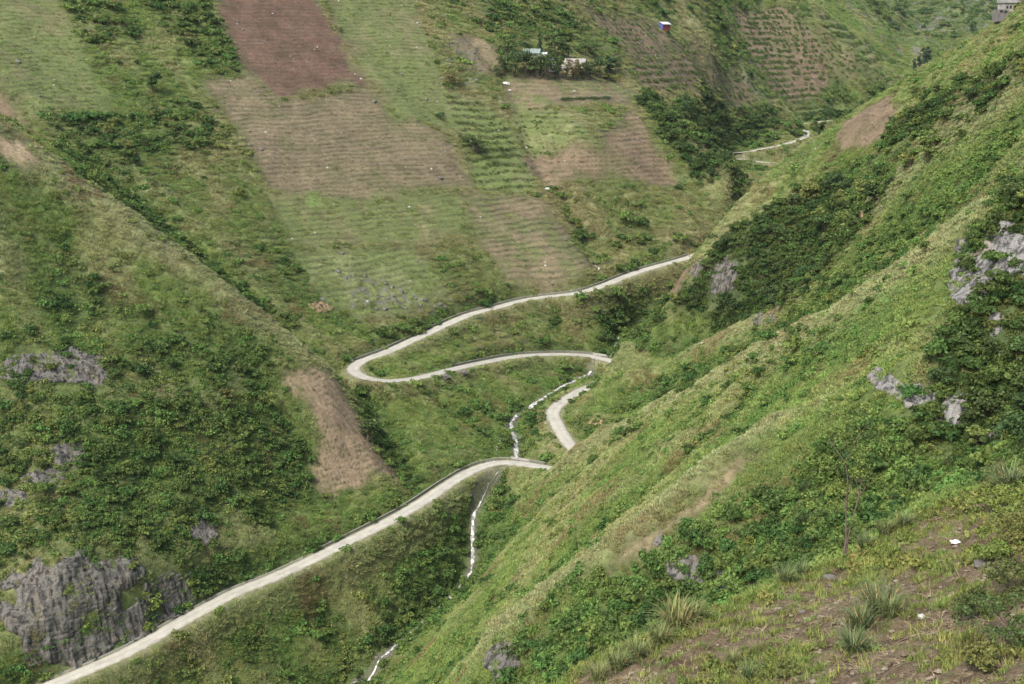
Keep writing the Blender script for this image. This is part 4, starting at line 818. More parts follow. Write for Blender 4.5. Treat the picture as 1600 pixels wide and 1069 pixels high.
i_ = np.arange(EX.size).reshape(EX.shape); F_ = np.stack([i_[:-1, :-1], i_[:-1, 1:], i_[1:, 1:], i_[1:, :-1]], -1).reshape(-1, 4); vv = np.stack([EX, EY, EZ], -1).reshape(-1, 3)
F_ = F_[(ed_.ravel()[F_].min(1) < 26) & (vv[:, 0][F_].max(1) > -.05*vv[:, 1][F_].max(1)-9)]
u_, inv_ = np.unique(F_.ravel(), return_inverse=True)
def near_ground_mat():
    m, nt, b = new_mat('near_soil'); a = nd(nt, 'ShaderNodeAttribute', attribute_name='col'); g = nd(nt, 'ShaderNodeNewGeometry')
    c = vary(nt, a.outputs['Color'], .4, g.outputs['Position'], 5.0, 6); c = vary(nt, c, .25, g.outputs['Position'], 22.0, 3); nt.links.new(c, b.inputs['Base Color'])
    t = nd(nt, 'ShaderNodeTexNoise', Scale=7.0, Detail=6.0, Roughness=.7); nt.links.new(g.outputs['Position'], t.inputs['Vector'])
    bp = nd(nt, 'ShaderNodeBump', Strength=1.0, Distance=.12); nt.links.new(t.outputs['Fac'], bp.inputs['Height']); nt.links.new(bp.outputs[0], b.inputs['Normal']); return m
o = link(bpy.data.objects.new('near_field', np_mesh('near_field', vv[u_], inv_.reshape(-1, 4), [near_ground_mat()], True, ec.reshape(-1, 3)[u_]))); tag(o, 'stony tilled field with weeds in the lower right foreground', 'field', None, 'structure')
def atE(px, py):
    sx, sz = ray(px, py); Y = np.linspace(20, 85, 900); f = zE(sx*Y, Y)-sz*Y; k = np.where(f > 0)[0]
    Yh = Y[k[0]] if len(k) else Y[int(np.argmax(f-(Y > 66)*50))]; return (sx*Yh, Yh, float(zE(np.array([sx*Yh]), np.array([Yh]))[0]))
# clods, dry stalks and weeds of the near field
c = proto_coll('clods')
M_CLOD = plain('clod_soil', (.125, .10, .066), .95, .4, 9.0); M_CLOD2 = plain('pale_clod', (.19, .165, .12), .95, .3, 9.0)
for k in range(4): me = stone(k+9, .6); me.materials.append(M_CLOD if k < 3 else M_CLOD2); c.objects.link(bpy.data.objects.new('clod', me))
c = proto_coll('dry_stalks'); M_STRAW = plain('dry_straw', (.30, .235, .145), .9, .35, 8.0)
for k in range(3):
    V, F = blades(9, .22, .15, .5, .011, 300+k, 3.2); V[:, 2] = V[:, 2]*.25+.03; proto(c, 'dry_stalk', V, F, M_STRAW)
c = proto_coll('weeds')
for k in range(4): proto(c, 'weed', *blades(46, .24, .10, .30, .014, 310+k, .9), M_BLADE)
c = proto_coll('leafy_weeds')
for k in range(3):
    g = np.random.default_rng(330+k); cs = [(.16*g.normal(), .16*g.normal(), .06+.1*g.random()) for _ in range(5)]; proto(c, 'leafy_weed', *leaves(cs, [.09+.08*g.random() for _ in cs], 90, .045, 340+k), M_LEAF)
def pickE(n, fn):
    n = int(n*1.25); X = RNG.random(n)*52-4; Y = 22+RNG.random(n)*56; ok = (poly_dist(X, Y, CREST) < 5.0) & (RNG.random(n) < fn(X, Y)) & (X/Y < .80) & (X/Y > -.05); X, Y = X[ok], Y[ok]
    z = zE(X, Y); h = .15; N = np.stack([-(zE(X+h, Y)-z)/h, -(zE(X, Y+h)-z)/h, np.ones(len(X))], 1); N /= np.linalg.norm(N, axis=1)[:, None]; return np.stack([X, Y, z], 1), N
fm1 = lambda X, Y: fbm(X/5, Y/5, 209, 3); rw = lambda X, Y: np.sin((X*.62+Y*-.78)*2*math.pi/1.05+1.2*noise(X/6, Y/6, 205))
P, N = pickE(52000, lambda X, Y: .75*sstep(.5, -.4, fm1(X, Y))+.15); scatter('soil_clods', 'clods', P, N, (.03+.10*RNG.random(len(P))**2.5), np.ones((len(P), 3)), 'crumbled soil clods and small stones on the near field', 'clods', .4, .8)
P, N = pickE(9000, lambda X, Y: .7*sstep(.4, -.6, fm1(X, Y))+.06); scatter('dry_stalks', 'dry_stalks', P, N, .5+.8*RNG.random(len(P)), np.ones((len(P), 3)), 'dry maize stalks littering the near field', 'straw', .15)
def wt(n): t = np.array((.16, .22, .050))+np.zeros((n, 3)); return mixc(t, (.27, .27, .085), RNG.random(n)**2)*(.7+.6*RNG.random((n, 1)))
edge = lambda X, Y: sstep(-1.0, .8, poly_dist(X, Y, CREST))
P, N = pickE(62000, lambda X, Y: np.clip(.55*sstep(.05, .75, fm1(X, Y)+.6*rw(X, Y))+.05+.8*edge(X, Y)+.55*sstep(20, 25, X), 0, 1)); scatter('weeds', 'weeds', P, N, .5+.9*RNG.random(len(P))**1.5, wt(len(P)), 'fresh green weeds growing over the near field', 'weeds', .5)
P, N = pickE(22000, lambda X, Y: np.clip(.4*sstep(.15, .9, fm1(X, Y))+.5*edge(X, Y)+.6*sstep(18, 24, X), 0, 1)); scatter('leafy_weeds', 'leafy_weeds', P, N, .6+1.3*RNG.random(len(P))**2, wt(len(P))*.8, 'low leafy herbs between the rows of the near field', 'weeds', .5)

# tall grass clumps, each a plant of its own
M_TALL = {k: leaf_mat('tall_grass_'+k, col, .35, .3, False) for k, col in (('green', (.15, .19, .075)), ('bluish', (.13, .175, .075)), ('yellow', (.20, .22, .085)))}; M_STEM = plain('dry_cane', (.36, .25, .12), .8, .3, 5.0)
def clump_mesh(seed, n, h, w, spread, mat, arch=1.0):
    g = np.random.default_rng(seed); V = []; F = []
    for i in range(n):
        a = g.random()*2*math.pi; r = spread*math.sqrt(g.random()); x, y = r*math.cos(a), r*math.sin(a); az = a+g.normal()*.7; L = h*(.55+.6*g.random()); ar = arch*(.25+.75*g.random()); dx, dy = math.cos(az), math.sin(az); ww = w*(.6+.7*g.random()); b = len(V); S = 6
        for k in range(S+1):
            q = k/S; o = ar*L*.62*q**1.9; z = L*(q-.45*ar*q**2.6); wk = ww*(1-q**2.2)*(.55+.9*q*(1-q)*2)+.001; V += [(x+dx*o-dy*wk, y+dy*o+dx*wk, z-.05), (x+dx*o+dy*wk, y+dy*o-dx*wk, z-.05)]
        F += [(b+2*k, b+2*k+1, b+2*k+3, b+2*k+2) for k in range(S)]
    return np_mesh('blades', np.array(V), np.array(F), [mat])
def cane_mesh(seed, n, h, spread):
    g = np.random.default_rng(seed); m = MB()
    for i in range(n):
        a = g.random()*2*math.pi; x, y = spread*g.random()*math.cos(a), spread*g.random()*math.sin(a); m.tube([(x, y, -.1), (x+.12*h*math.cos(a), y+.12*h*math.sin(a), h*.35), (x+.35*h*math.cos(a), y+.35*h*math.sin(a), h*.75)], [.014, .012, .007], 4)
    return m.mesh('canes', M_STEM)
TALL = {}
for k in M_TALL: TALL[k] = [(clump_mesh(400+i, 170, 1.05, .015, .2, M_TALL[k], 1.25), cane_mesh(420+i, 5, .75, .2)) for i in range(3)]
def tall_grass(px, py, h, kind, label, wide=1.0, on=None):
    x, y, z = on or atE(px, py); i = random.randrange(3); o = empty('grass_clump', (x, y, z), random.random()*6.28, 1.0); o.scale = (h*wide, h*wide, h)
    b = link(bpy.data.objects.new('blades', TALL[kind][i][0]), o); s = link(bpy.data.objects.new('canes', TALL[kind][i][1]), o); return tag(o, label, 'grass clump', 'tall grass clumps on the near field')
for a in [(1058,985,1.75,'yellow','tallest pale clump on the left crest of the near field',1.1), (1085,972,1.3,'yellow','smaller pale clump just right of the tallest crest clump'), (1030,1010,1.3,'green','green clump just left below the tallest crest clump'),
          (995,1030,1.2,'yellow','third clump down along the left crest of the near field'), (965,1048,1.15,'green','fourth clump down along the left crest of the near field'), (935,1066,1.1,'yellow','lowest clump on the left crest at the bottom edge'),
          (1372,960,1.75,'bluish','big bluish grass clump in the middle of the near field',1.1), (1345,985,1.3,'bluish','drooping dark clump touching the big middle one',1.2), (1335,1020,1.2,'bluish','lower clump under the big middle one',1.15), (1392,965,1.2,'green','short clump at the right foot of the big middle one'),
          (1228,905,1.15,'bluish','clump on the crest left of the bare tree'), (1255,897,1.0,'green','clump on the crest just beside the bare tree'), (1352,850,1.2,'bluish','clump on the crest just right of the bare tree'), (1382,838,1.25,'green','second clump on the crest right of the bare tree'),
          (1412,826,1.1,'bluish','third clump on the crest right of the bare tree'), (1580,765,1.7,'bluish','big clump on the crest at the right edge',1.2), (1558,770,1.2,'green','smaller clump left of the one at the right edge'), (1170,1062,.9,'green','low clump at the bottom edge of the near field'), (1145,1040,.8,'yellow','small faded clump near the bottom edge')]: tall_grass(*a)
# shrubs at the right border of the near field
M_SHR = [leaf_mat('shrub_dark', (.085, .115, .038), .4, .25, False), leaf_mat('shrub_olive', (.16, .17, .055), .4, .3, False), leaf_mat('shrub_fresh', (.16, .22, .055), .4, .3, False)]; M_BARK = plain('bark', (.11, .088, .065), .95, .35, 6.0, .5, 12.0)
def shrub_parts(o, seed, rad, mat, n=1500, leaf=.06):
    g = np.random.default_rng(seed); cs = [(rad*.55*g.normal(), rad*.55*g.normal(), rad*(.25+.75*g.random())) for _ in range(12)]; V, F = leaves(cs, [rad*(.25+.25*g.random()) for _ in cs], n, leaf, seed+1); link(bpy.data.objects.new('foliage', np_mesh('foliage', V, F, [mat])), o)
    m = MB()
    for q in cs[:7]: m.tube([(0, 0, -.1), (q[0]*.4, q[1]*.4, q[2]*.5), q], [.03*rad, .022*rad, .008*rad], 5)
    m.build('stems', M_BARK, o)
for i, (px, py, rad, mt, lb) in enumerate([(1560,800,.9,2,'fresh green shrub on the right border below the crest'), (1590,850,1.0,1,'olive shrub at the right edge halfway down the near field'), (1545,880,.7,2,'small shrub left of the olive one'), (1575,935,1.3,0,'large dark shrub at the right edge of the near field'),
        (1530,960,.85,0,'dark low shrub left of the large one'), (1590,1010,1.2,0,'dark shrub in the lower right corner'), (1545,1045,.7,1,'olive shrub at the bottom right'), (1230,1055,.5,1,'small olive herb bush at the bottom edge')]):
    o = empty('shrub', atE(px, py)); shrub_parts(o, 500+i*3, rad, M_SHR[mt], 1900, .055); tag(o, lb, 'shrub', 'shrubs on the border of the near field')
# bare young tree on the crest
x, y, z = atE(1320,858); o = empty('bare_tree', (x, y, z)); m = MB(); g = random.Random(5); tips = []
def limb(p, d, L, r, dep):
    P_ = [p]; R_ = [r]
    for k in range(4): d = (d+Vector((g.uniform(-.18, .18), g.uniform(-.18, .18), g.uniform(0, .12)))).normalized(); p = p+d*L/4; P_.append(p); R_.append(r*(1-.13*(k+1)))
    m.tube(P_, R_, 6); tips.append(p)
    if dep > 0:
        for k in range(3 if dep > 1 else 2): q = P_[g.choice((2, 3, 4))]; limb(q, (d+Vector((g.uniform(-.9, .9), g.uniform(-.9, .9), g.uniform(.1, .6)))).normalized(), L*g.uniform(.45, .7), r*.5, dep-1)
limb(Vector((0, 0, -.2)), Vector((-.06, 0, 1)), 2.5, .07, 0); limb(tips[-1], Vector((-.05, 0, 1)), 2.5, .05, 3); limb(Vector((.05, 0, .1)), Vector((.13, .05, 1)), 2.0, .05, 0); limb(tips[-1], Vector((.25, 0, 1)), 2.2, .038, 3)
m.build('trunk', M_BARK, o); cs = [tuple(t) for t in tips if t.z > 1.5]; V, F = leaves(cs, [.35]*len(cs), 1500, .055, 77, 1.0, .1); link(bpy.data.objects.new('sparse_leaves', np_mesh('sparse_leaves', V, F, [M_SHR[2]])), o); tag(o, 'slender nearly bare young tree on the crest of the near field', 'tree')
# a scrap of white and some stones
x, y, z = atE(1492,850); me = stone(21, .5); me.materials.append(plain('white_limestone', (.72, .71, .69), .8, .1, 4.0)); o = link(bpy.data.objects.new('white_stone', me)); o.location = (x, y, z+.08); o.scale = (.24, .15, .17); tag(o, 'single white stone high on the near field', 'stone')
for px, py, r_, lb in [(1297,905,.26,'flat dark stone below the bare tree'), (1256,960,.2,'small dark stone in the middle left of the near field'), (1440,965,.14,'pale stone right of the big grass clump'), (1535,885,.3,'dark stone beside the right border shrubs')]:
    x, y, z = atE(px, py); me = stone(int(px) % 17, .6); me.materials.append(M_DSTONE if 'dark' in lb else M_STONE); o = link(bpy.data.objects.new('field_stone', me)); o.location = (x, y, z+.04); o.scale = (r_*1.3, r_, r_); o.rotation_euler = (0, 0, px); tag(o, lb, 'stone', 'loose stones on the near field')
# ------------------------------------------------------------------ trees
M_CROWN = {'dark': leaf_mat('crown_dark', (.055, .090, .030), .45, .25, False), 'mid': leaf_mat('crown_mid', (.085, .128, .040), .45, .28, False), 'lime': leaf_mat('crown_lime', (.165, .200, .055), .4, .3, False), 'pine': leaf_mat('crown_pine', (.042, .072, .036), .4, .1, False), 'olive': leaf_mat('crown_olive', (.16, .15, .055), .4, .25, False)}
def tree_mesh(seed, form):
    """unit-height tree: (trunk, crown arrays)"""
    g = np.random.default_rng(seed); m = MB()
    if form == 'broad':
        top = (.05*g.normal(), .05*g.normal(), .62); m.tube([(0, 0, -.08), (.02, .01, .2), (top[0]*.6, top[1]*.6, .42), top], [.030, .024, .018, .008], 6); cs = []; rs = []
        for i in range(11):
            a = g.random()*6.28; r = .27*math.sqrt(g.random()); z = .36+.46*g.random(); c = (r*math.cos(a), r*math.sin(a), z); cs.append(c); rs.append(.11+.09*g.random())
            if i < 6: m.tube([(top[0]*.5, top[1]*.5, .3+.1*g.random()), (c[0]*.6, c[1]*.6, z*.85), c], [.012, .008, .004], 4)
        V, F = leaves(cs, rs, 1150, .040, seed+1, .85, .35)
    elif form == 'bush':
        cs = [(.30*g.normal(), .30*g.normal(), .25+.5*g.random()) for _ in range(11)]; rs = [.18+.14*g.random() for _ in cs]; V, F = leaves(cs, rs, 800, .046, seed+1, .9, .4)
        for q in cs[:5]: m.tube([(0, 0, -.1), (q[0]*.4, q[1]*.4, q[2]*.5), q], [.025, .015, .006], 4)
    elif form == 'slim':
        m.tube([(0, 0, -.06), (0, 0, .5), (0, 0, .95)], [.022, .015, .004], 6); cs = [(.05*g.normal(), .05*g.normal(), .22+.72*k/12) for k in range(13)]; V, F = leaves(cs, [.10*(1-.65*k/12)+.02 for k in range(13)], 800, .032, seed+1, 1.1, .3)
    else:   # bamboo-like feathery grove plant
        cs = []; rs = []
        for i in range(9):
            a = g.random()*6.28; l = .16+.2*g.random(); h = .7+.3*g.random(); P = [(.05*math.cos(a), .05*math.sin(a), -.05), (.4*l*math.cos(a), .4*l*math.sin(a), h*.55), (l*math.cos(a), l*math.sin(a), h*.88)]; m.tube(P, [.010, .008, .003], 4)
            for t in (.35, .55, .75, .92): cs.append((l*t*math.cos(a), l*t*math.sin(a), h*t)); rs.append(.07+.04*g.random())
        V, F = leaves(cs, rs, 950, .040, seed+1, 1.0, .1, .3)
    return m, V, F
TREES = {}
ORD = 'first second third fourth fifth sixth seventh eighth ninth tenth eleventh twelfth thirteenth fourteenth fifteenth sixteenth'.split()
HUE = {'dark': 'dark green', 'mid': 'green', 'lime': 'pale green', 'pine': 'blackish green', 'olive': 'olive'}
def picture_point(p): f = p[1]*COSP-p[2]*SINP; return CX+F_PX*p[0]/f, CY-F_PX*(p[1]*SINP+p[2]*COSP)/f
def name_rows(objs, noun, place, per=11):
    """tell look-alikes of a stand apart by colour and by their place in its rows"""
    P = sorted(((picture_point(o.location), o) for o in objs), key=lambda q: q[0][1]); nrow = max(1, round(len(P)/per)); k = math.ceil(len(P)/nrow)
    for r_ in range(nrow):
        row = sorted(P[r_*k:(r_+1)*k], key=lambda q: q[0][0]); rw_ = '' if nrow == 1 else {0: 'top row', nrow-1: 'bottom row'}.get(r_, ORD[r_]+' row')+', '
        for i, (_, o) in enumerate(row): o['label'] = '%s %s, %s from left, %s%s' % (HUE[o['hue']], noun, ORD[i], rw_, place); del o['hue']
def tree(form, kind, x, y, z, h, label, group=None, wide=1.0, cat='tree', name='tree'):
    v = random.randrange(3); key = (form, kind, v)
    if key not in TREES: m, V, F = tree_mesh(700+v*11+len(form)*97, form); TREES[key] = (m.mesh('trunk', M_BARK), np_mesh('crown', V, F, [M_CROWN[kind]]))
    o = empty(name, (x, y, z), random.random()*6.28); o.scale = (h*wide, h*wide, h)
    link(bpy.data.objects.new('trunk', TREES[key][0]), o); link(bpy.data.objects.new('crown', TREES[key][1]), o)
    if group and 'conifer' not in group: o['hue'] = kind
    return tag(o, label, cat, group)
def tree_px(form, kind, px, py, hpx, label, group=None, wide=1.0, ymin=0, **k):
    x, y, z = at(px, py, ymin); return tree(form, kind, x, y, z, hpx*y/F_PX*1.03, label, group, wide, **k)
tree_px('broad', 'mid', 238, 147, 38, 'lone round tree standing on the upper left slope', wide=1.05)
GV = 'trees around the farmstead'; grp = {}
for px, py, h, f, k, w, lb in [(788,118,34,'bush','dark',.8,'a'), (803,119,42,'bush','dark',.75,'a'), (822,121,44,'bush','dark',.75,'a'), (840,123,44,'bush','mid',.75,'a'), (855,125,40,'bush','dark',.75,'a'), (868,124,32,'feather','dark',1.1,'b'), (882,125,30,'feather','olive',1.2,'b'), (897,125,31,'feather','olive',1.2,'b'), (910,124,28,'feather','dark',1.2,'b'), (922,124,30,'bush','dark',.85,'c'), (936,122,34,'bush','dark',.8,'c'), (951,119,30,'slim','pine',1.6,'c'), (961,115,28,'broad','dark',1.0,'c'),
        (792,84,26,'bush','mid',1.2,'d'), (820,76,14,'bush','dark',1.2,'d'), (868,92,36,'broad','mid',.9,'d'), (880,90,36,'broad','mid',1.0,'d'), (888,94,30,'broad','dark',1.0,'d'), (912,88,22,'bush','mid',1.3,'d'), (926,90,24,'broad','mid',1.2,'d'), (860,96,16,'bush','mid',1.2,'d'), (775,119,14,'bush','dark',1.3,'a')]:
    grp.setdefault(lb, []).append(tree_px(f, k, px, py, h, {'a': 'dark leafy tree at the left end of the farmstead grove', 'b': 'feathery bamboo clump in front of the farmhouses', 'c': 'dark tree at the right end of the farmstead grove', 'd': 'green tree standing behind the farmhouses'}[lb], GV, w))
for q_, nn_, pl_ in (('a', 'leafy tree', 'left end of the farmstead grove'), ('b', 'feathery bamboo clump', 'row before the farmhouses'), ('c', 'tree', 'right end of the farmstead grove'), ('d', 'tree', 'stand behind the farmhouses')): name_rows(grp[q_], nn_, pl_)
tree_px('slim', 'pine', 843, 90, 36, 'tall narrow dark tree rising behind the green roofed house', wide=1.0); tree_px('broad', 'mid', 858, 84, 34, 'tree with a high round crown above the farmstead', wide=.8)
tree_px('bush', 'lime', 951, 127, 12, 'low pale green round bush at the right end of the farmstead', wide=1.9, cat='bush', name='round_bush')
for i, (px, py, h) in enumerate([(1428,108,18), (1436,105,24), (1444,100,28), (1450,97,25)]): x, y, z = at(px, py+2); tree('slim', 'pine', x, y, z, h*y/F_PX, ['lowest of the four dark conifers on the right skyline crest', 'second of the four dark conifers from the left', 'tallest of the four dark conifers on the right crest', 'uppermost of the four dark conifers on the right crest'][i], 'conifers on the right crest', 1.5)
for px, py, h, f, k, w, lb in [(1462,152,24,'broad','lime',1.2,'bright yellow green tree high on the right slope'), (1452,252,44,'broad','lime',1.25,'large pale green tree beside the middle rib'), (1425,262,26,'bush','lime',1.4,'pale green bush left of the large pale tree'), (1518,50,12,'slim','pine',1.6,'small dark tree near the concrete building'), (706,134,24,'bush','olive',1.0,'brownish round bush alone on the terraced slope'), (743,236,30,'bush','mid',1.7,'rounded green bush among the narrow terraces'),
        (418,634,26,'bush','lime',1.2,'yellowish round bush on the crest of the left spur'), (357,622,20,'bush','olive',1.2,'olive round bush left of the yellowish one'), (1168,292,14,'bush','dark',1.4,'dark bush at the foot of the far gully'), (1278,212,24,'broad','dark',1.3,'dark tree beside the far road bend'), (1432,150,16,'bush','mid',1.3,'green bush below the conifers'), (575,690,40,'broad','dark',1.0,'dark tree in the cleft below the hairpin'), (688,185,10,'bush','dark',1.5,'small dark bush at the corner of the terraces')]:
    x, y, z = at(px, py); tree(f, k, x, y, z, h*y/F_PX*1.05, lb, None, w, 'bush' if 'bush' in lb else 'tree', 'round_bush' if 'bush' in lb else 'tree')
g_ = random.Random(17)
def grove(poly, n, h0, h1, noun, place, group, kinds=('dark', 'dark', 'mid', 'mid', 'lime'), forms=('broad', 'bush', 'bush'), ymin=0, gap=7):
    xs_ = [p[0] for p in poly]; ys_ = [p[1] for p in poly]; P_ = np.array(poly, float); got = []; tries = 0; objs = []
    while len(got) < n and tries < 4000:
        tries += 1; px, py = g_.uniform(min(xs_), max(xs_)), g_.uniform(min(ys_), max(ys_))
        if in_poly(np.array([px]), np.array([py]), P_)[0] < 4: continue
        if any(abs(px-q[0]) < .62*q[2] and -.45*q[3] < py-q[1] < .95*q[3] for q in ROCKS): continue
        x, y, z = at(px, py, ymin)
        if any(math.hypot(x-a, (y-b)*.7) < gap for a, b in got) or y > 1300: continue
        got.append((x, y)); h = g_.uniform(h0, h1); objs.append(tree(g_.choice(forms), g_.choice(kinds), x, y, z-.2, h, noun, group, g_.uniform(.95, 1.25)))
    name_rows(objs, noun, place)
grove(COVER['trees'][0], 70, 4.5, 9, 'tree', 'wooded hollow on the right flank', 'trees of the wooded hollow', ('dark', 'dark', 'dark', 'mid', 'mid', 'lime'), gap=5)
grove(COVER['trees'][2], 36, 3, 6, 'tree', 'stand around the right edge cliffs', 'trees around the right edge cliffs', gap=3.2)
grove(COVER['trees'][3], 26, 5, 9, 'tree', 'gully beside the brown village terraces', 'trees in the village gully', gap=7)
grove(COVER['trees'][4], 22, 6, 10, 'tree', 'wood below the hut terraces', 'trees below the hut terraces', gap=8)
grove(COVER['trees'][1], 16, 3, 5, 'bushy tree', 'upper band on the right slope', 'trees of the upper right band', gap=5)
grove([(0,620),(250,620),(420,640),(460,760),(330,850),(150,900),(0,890)], 44, 1.8, 3.6, 'bush', 'scrub on the left spur', 'bushes of the left spur', ('mid', 'mid', 'lime', 'dark'), ('bush',), gap=5)
grove([(1060,880),(1250,760),(1400,660),(1500,720),(1350,830),(1200,890),(1050,960),(900,1040),(830,1040)], 40, 1.5, 2.8, 'bush', 'scrub on the near right rib', 'bushes of the near rib', ('mid', 'dark', 'dark', 'lime'), ('bush',), gap=3)
grove([(75,195),(180,190),(300,170),(350,212),(210,238),(150,285)], 16, 3, 6, 'bush', 'dark hollow behind the left spur', 'bushes of the left hollow', ('mid', 'dark', 'lime'), ('bush', 'broad'), gap=6)
# clipped dark hedge on the village field
x0, y0, z0 = at(880,158); x1, y1, z1 = at(952,156); o = empty('hedge', ((x0+x1)/2, (y0+y1)/2, (z0+z1)/2)); cs = [((x1-x0)*(k/13-.5), (y1-y0)*(k/13-.5)+.8*math.sin(k*2.1), .9+(z1-z0)*(k/13-.5)) for k in range(14)]; V, F = leaves(cs, [1.7+.5*math.sin(k*1.7) for k in range(14)], 1600, .28, 990, .8, .4); link(bpy.data.objects.new('foliage', np_mesh('foliage', V, F, [M_CROWN['dark']])), o); tag(o, 'dark oval hedge strip on the field below the farmstead', 'hedge')

# ------------------------------------------------------------------ farmstead, hut, concrete building
M_TILE = plain('grey_tiles', (.27, .255, .235), .85, .3, .9, .5, 2.5); M_TIN = plain('green_grey_tin', (.19, .235, .22), .5, .2, .8); M_MUD = plain('earth_wall', (.34, .29, .21), .95, .25, .8); M_WHITE = plain('whitewash', (.5, .5, .46), .8, .12, .8); M_BLUE = plain('blue_sheet', (.07, .10, .30), .6, .2, .8); M_RED = plain('red_board', (.22, .045, .05), .8, .25, 1.0); M_WOOD = plain('dark_wood', (.075, .055, .04), .85, .3, 2.0); M_GLASS = plain('dark_window', (.03, .035, .04), .25, .1, 1.0, spec=.5); M_SHEET = plain('pale_sheet', (.50, .50, .51), .45, .12, .7); M_BLOCK = plain('raw_concrete', (.27, .262, .245), .9, .3, .5, .3, 2.0); M_BLOCK2 = plain('dark_concrete', (.15, .14, .135), .9, .35, .6, .3, 2.0)
def house(name, loc, rz, w, d, h, rh, wall, roof, label, over=.5, gable=None, tiles=True, door_x=0.0, nwin=2, cat='house'):
    o = empty(name, loc, rz); MB().prism([(-w/2, -1.5), (w/2, -1.5), (w/2, h), (-w/2, h)], -d/2, d/2).build('wall', wall, o)
    for s in (-1, 1): m = MB().add([(s*(w/2-.02), -d/2, h), (s*(w/2-.02), d/2, h), (s*(w/2-.02), 0, h+rh*.97), (s*(w/2-.25), -d/2, h), (s*(w/2-.25), d/2, h), (s*(w/2-.25), 0, h+rh*.97)], [(0, 1, 2), (3, 5, 4), (0, 2, 5, 3), (1, 4, 5, 2)]); m.build('gable', gable or wall, o)
    for s in (-1, 1):
        L = math.hypot(d/2+over, rh*(1+over/(d/2))); e = (0, s*(d/2+over), h-rh*over/(d/2)); r = MB(); t = .16
        r.add([(-w/2-over, e[1], e[2]), (w/2+over, e[1], e[2]), (w/2+over, 0, h+rh), (-w/2-over, 0, h+rh), (-w/2-over, e[1], e[2]+t), (w/2+over, e[1], e[2]+t), (w/2+over, 0, h+rh+t), (-w/2-over, 0, h+rh+t)], [(3,2,1,0), (4,5,6,7), (0,1,5,4), (1,2,6,5), (2,3,7,6), (3,0,4,7)]); ro_ = r.build('roof', roof, o)
        if tiles:
            q = MB(); n = int(w/.55)
            for k in range(n+1): x = -w/2-over+(w+2*over)*k/n; q.tube([(x, e[1], e[2]+t+.03), (x, 0, h+rh+t+.03)], .07, 4)
            q.build('roof_ribs', roof, ro_)
    MB().box((0, 0, h+rh+.2), (w+2*over, .35, .18)).build('ridge', roof, o)
    dr = MB().box((door_x, -d/2-.04, .9), (1.1, .09, 2.0)).build('door', M_WOOD, o); MB().box((door_x+.35, -d/2-.11, .95), (.08, .06, .16)).build('handle', M_BLOCK, dr)
    for k in range(nwin): x = -w/2+w*(k+.5)/nwin; x = x+1.3 if abs(x-door_x) < 1.1 else x; fr_ = MB().box((x, -d/2-.035, 1.55), (1.1, .07, 1.0)).build('window', M_WOOD, o); MB().box((x, -d/2-.085, 1.55), (.9, .04, .8)).build('pane', M_GLASS, fr_)
    return tag(o, label, cat)
def on(px, py, dz=0): x, y, z = at(px, py); return (x, y, z+dz)
house('farmhouse', on(899,108,.6), R(-14), 10.5, 6.5, 2.6, 2.5, M_MUD, M_TILE, 'main farmhouse with grey tiled roof among the trees', .9)
house('farmhouse', on(889,112,.4), R(-14), 6.0, 5.0, 2.0, 1.7, M_MUD, M_TILE, 'lower grey roofed outbuilding left of the main farmhouse', .8, nwin=1)
house('farmhouse', on(912,112,.4), R(-14), 5.0, 5.0, 1.9, 1.6, M_MUD, M_TILE, 'small grey roofed outbuilding right of the main farmhouse', .7, nwin=1)
house('farmhouse', on(831,96,2.0), R(-8), 9.0, 6.0, 2.8, 2.0, M_BLOCK, M_TIN, 'farmhouse with green grey tin roof at the left of the grove', .5, tiles=True)
house('shed', on(850,98,2.0), R(-8), 3.2, 3.5, 2.6, .9, M_WHITE, M_SHEET, 'small whitewashed shed beside the green grey roof', .25, nwin=1, cat='shed')
house('shed', on(860,110,.8), R(10), 4.2, 3.0, 1.6, .7, M_WHITE, M_SHEET, 'small shed with white sheet roof in the middle of the farmstead', .3, nwin=1, cat='shed')
house('shed', on(883,112,.8), R(-20), 2.8, 2.4, 1.5, .6, M_WHITE, M_SHEET, 'tiny white roofed shed next to the main farmhouse', .3, nwin=1, cat='shed')
def tarp(px, py, w, d, dz, label):
    o = empty('tarpaulin', on(px, py, dz)); m = MB(); n = 6; vs = [((i/n-.5)*w, (j/n-.5)*d, 1.0+.5*(j/n)+.15*math.sin(i*2+j*1.3)) for j in range(n+1) for i in range(n+1)]; m.add(vs, [(j*(n+1)+i, j*(n+1)+i+1, (j+1)*(n+1)+i+1, (j+1)*(n+1)+i) for j in range(n) for i in range(n)]); m.build('sheet', M_BLUE, o)
    for sx in (-1, 1):
        for sy in (-1, 1): MB().tube([(sx*w*.48, sy*d*.48, -.8), (sx*w*.48, sy*d*.48, 1.0+.25*(sy+1))], .06, 5).build('post', M_WOOD, o)
    return tag(o, label, 'tarpaulin')
tarp(861, 103, 3.2, 2.5, 2.4, 'blue tarpaulin above the white sheet roof'); tarp(811, 96, 3.0, 2.4, 3.2, 'blue tarpaulin at the left end of the farmstead')
hp = on(1037, 45, .3); house('field_hut', hp, R(42), 8.0, 5.5, 3.0, 1.5, M_RED, M_SHEET, 'hut with pale metal roof, blue gable end and red front alone on the ridge', .5, M_BLUE, False, 1.2, 2, 'hut')
MB().prism([(-.06, -1.0), (.06, -1.0), (.06, 3.0), (-.06, 3.0)], -2.78, 2.78).build('blue_end_wall', M_BLUE, bpy.data.objects['field_hut']).location = (-4.05, 0, 0)
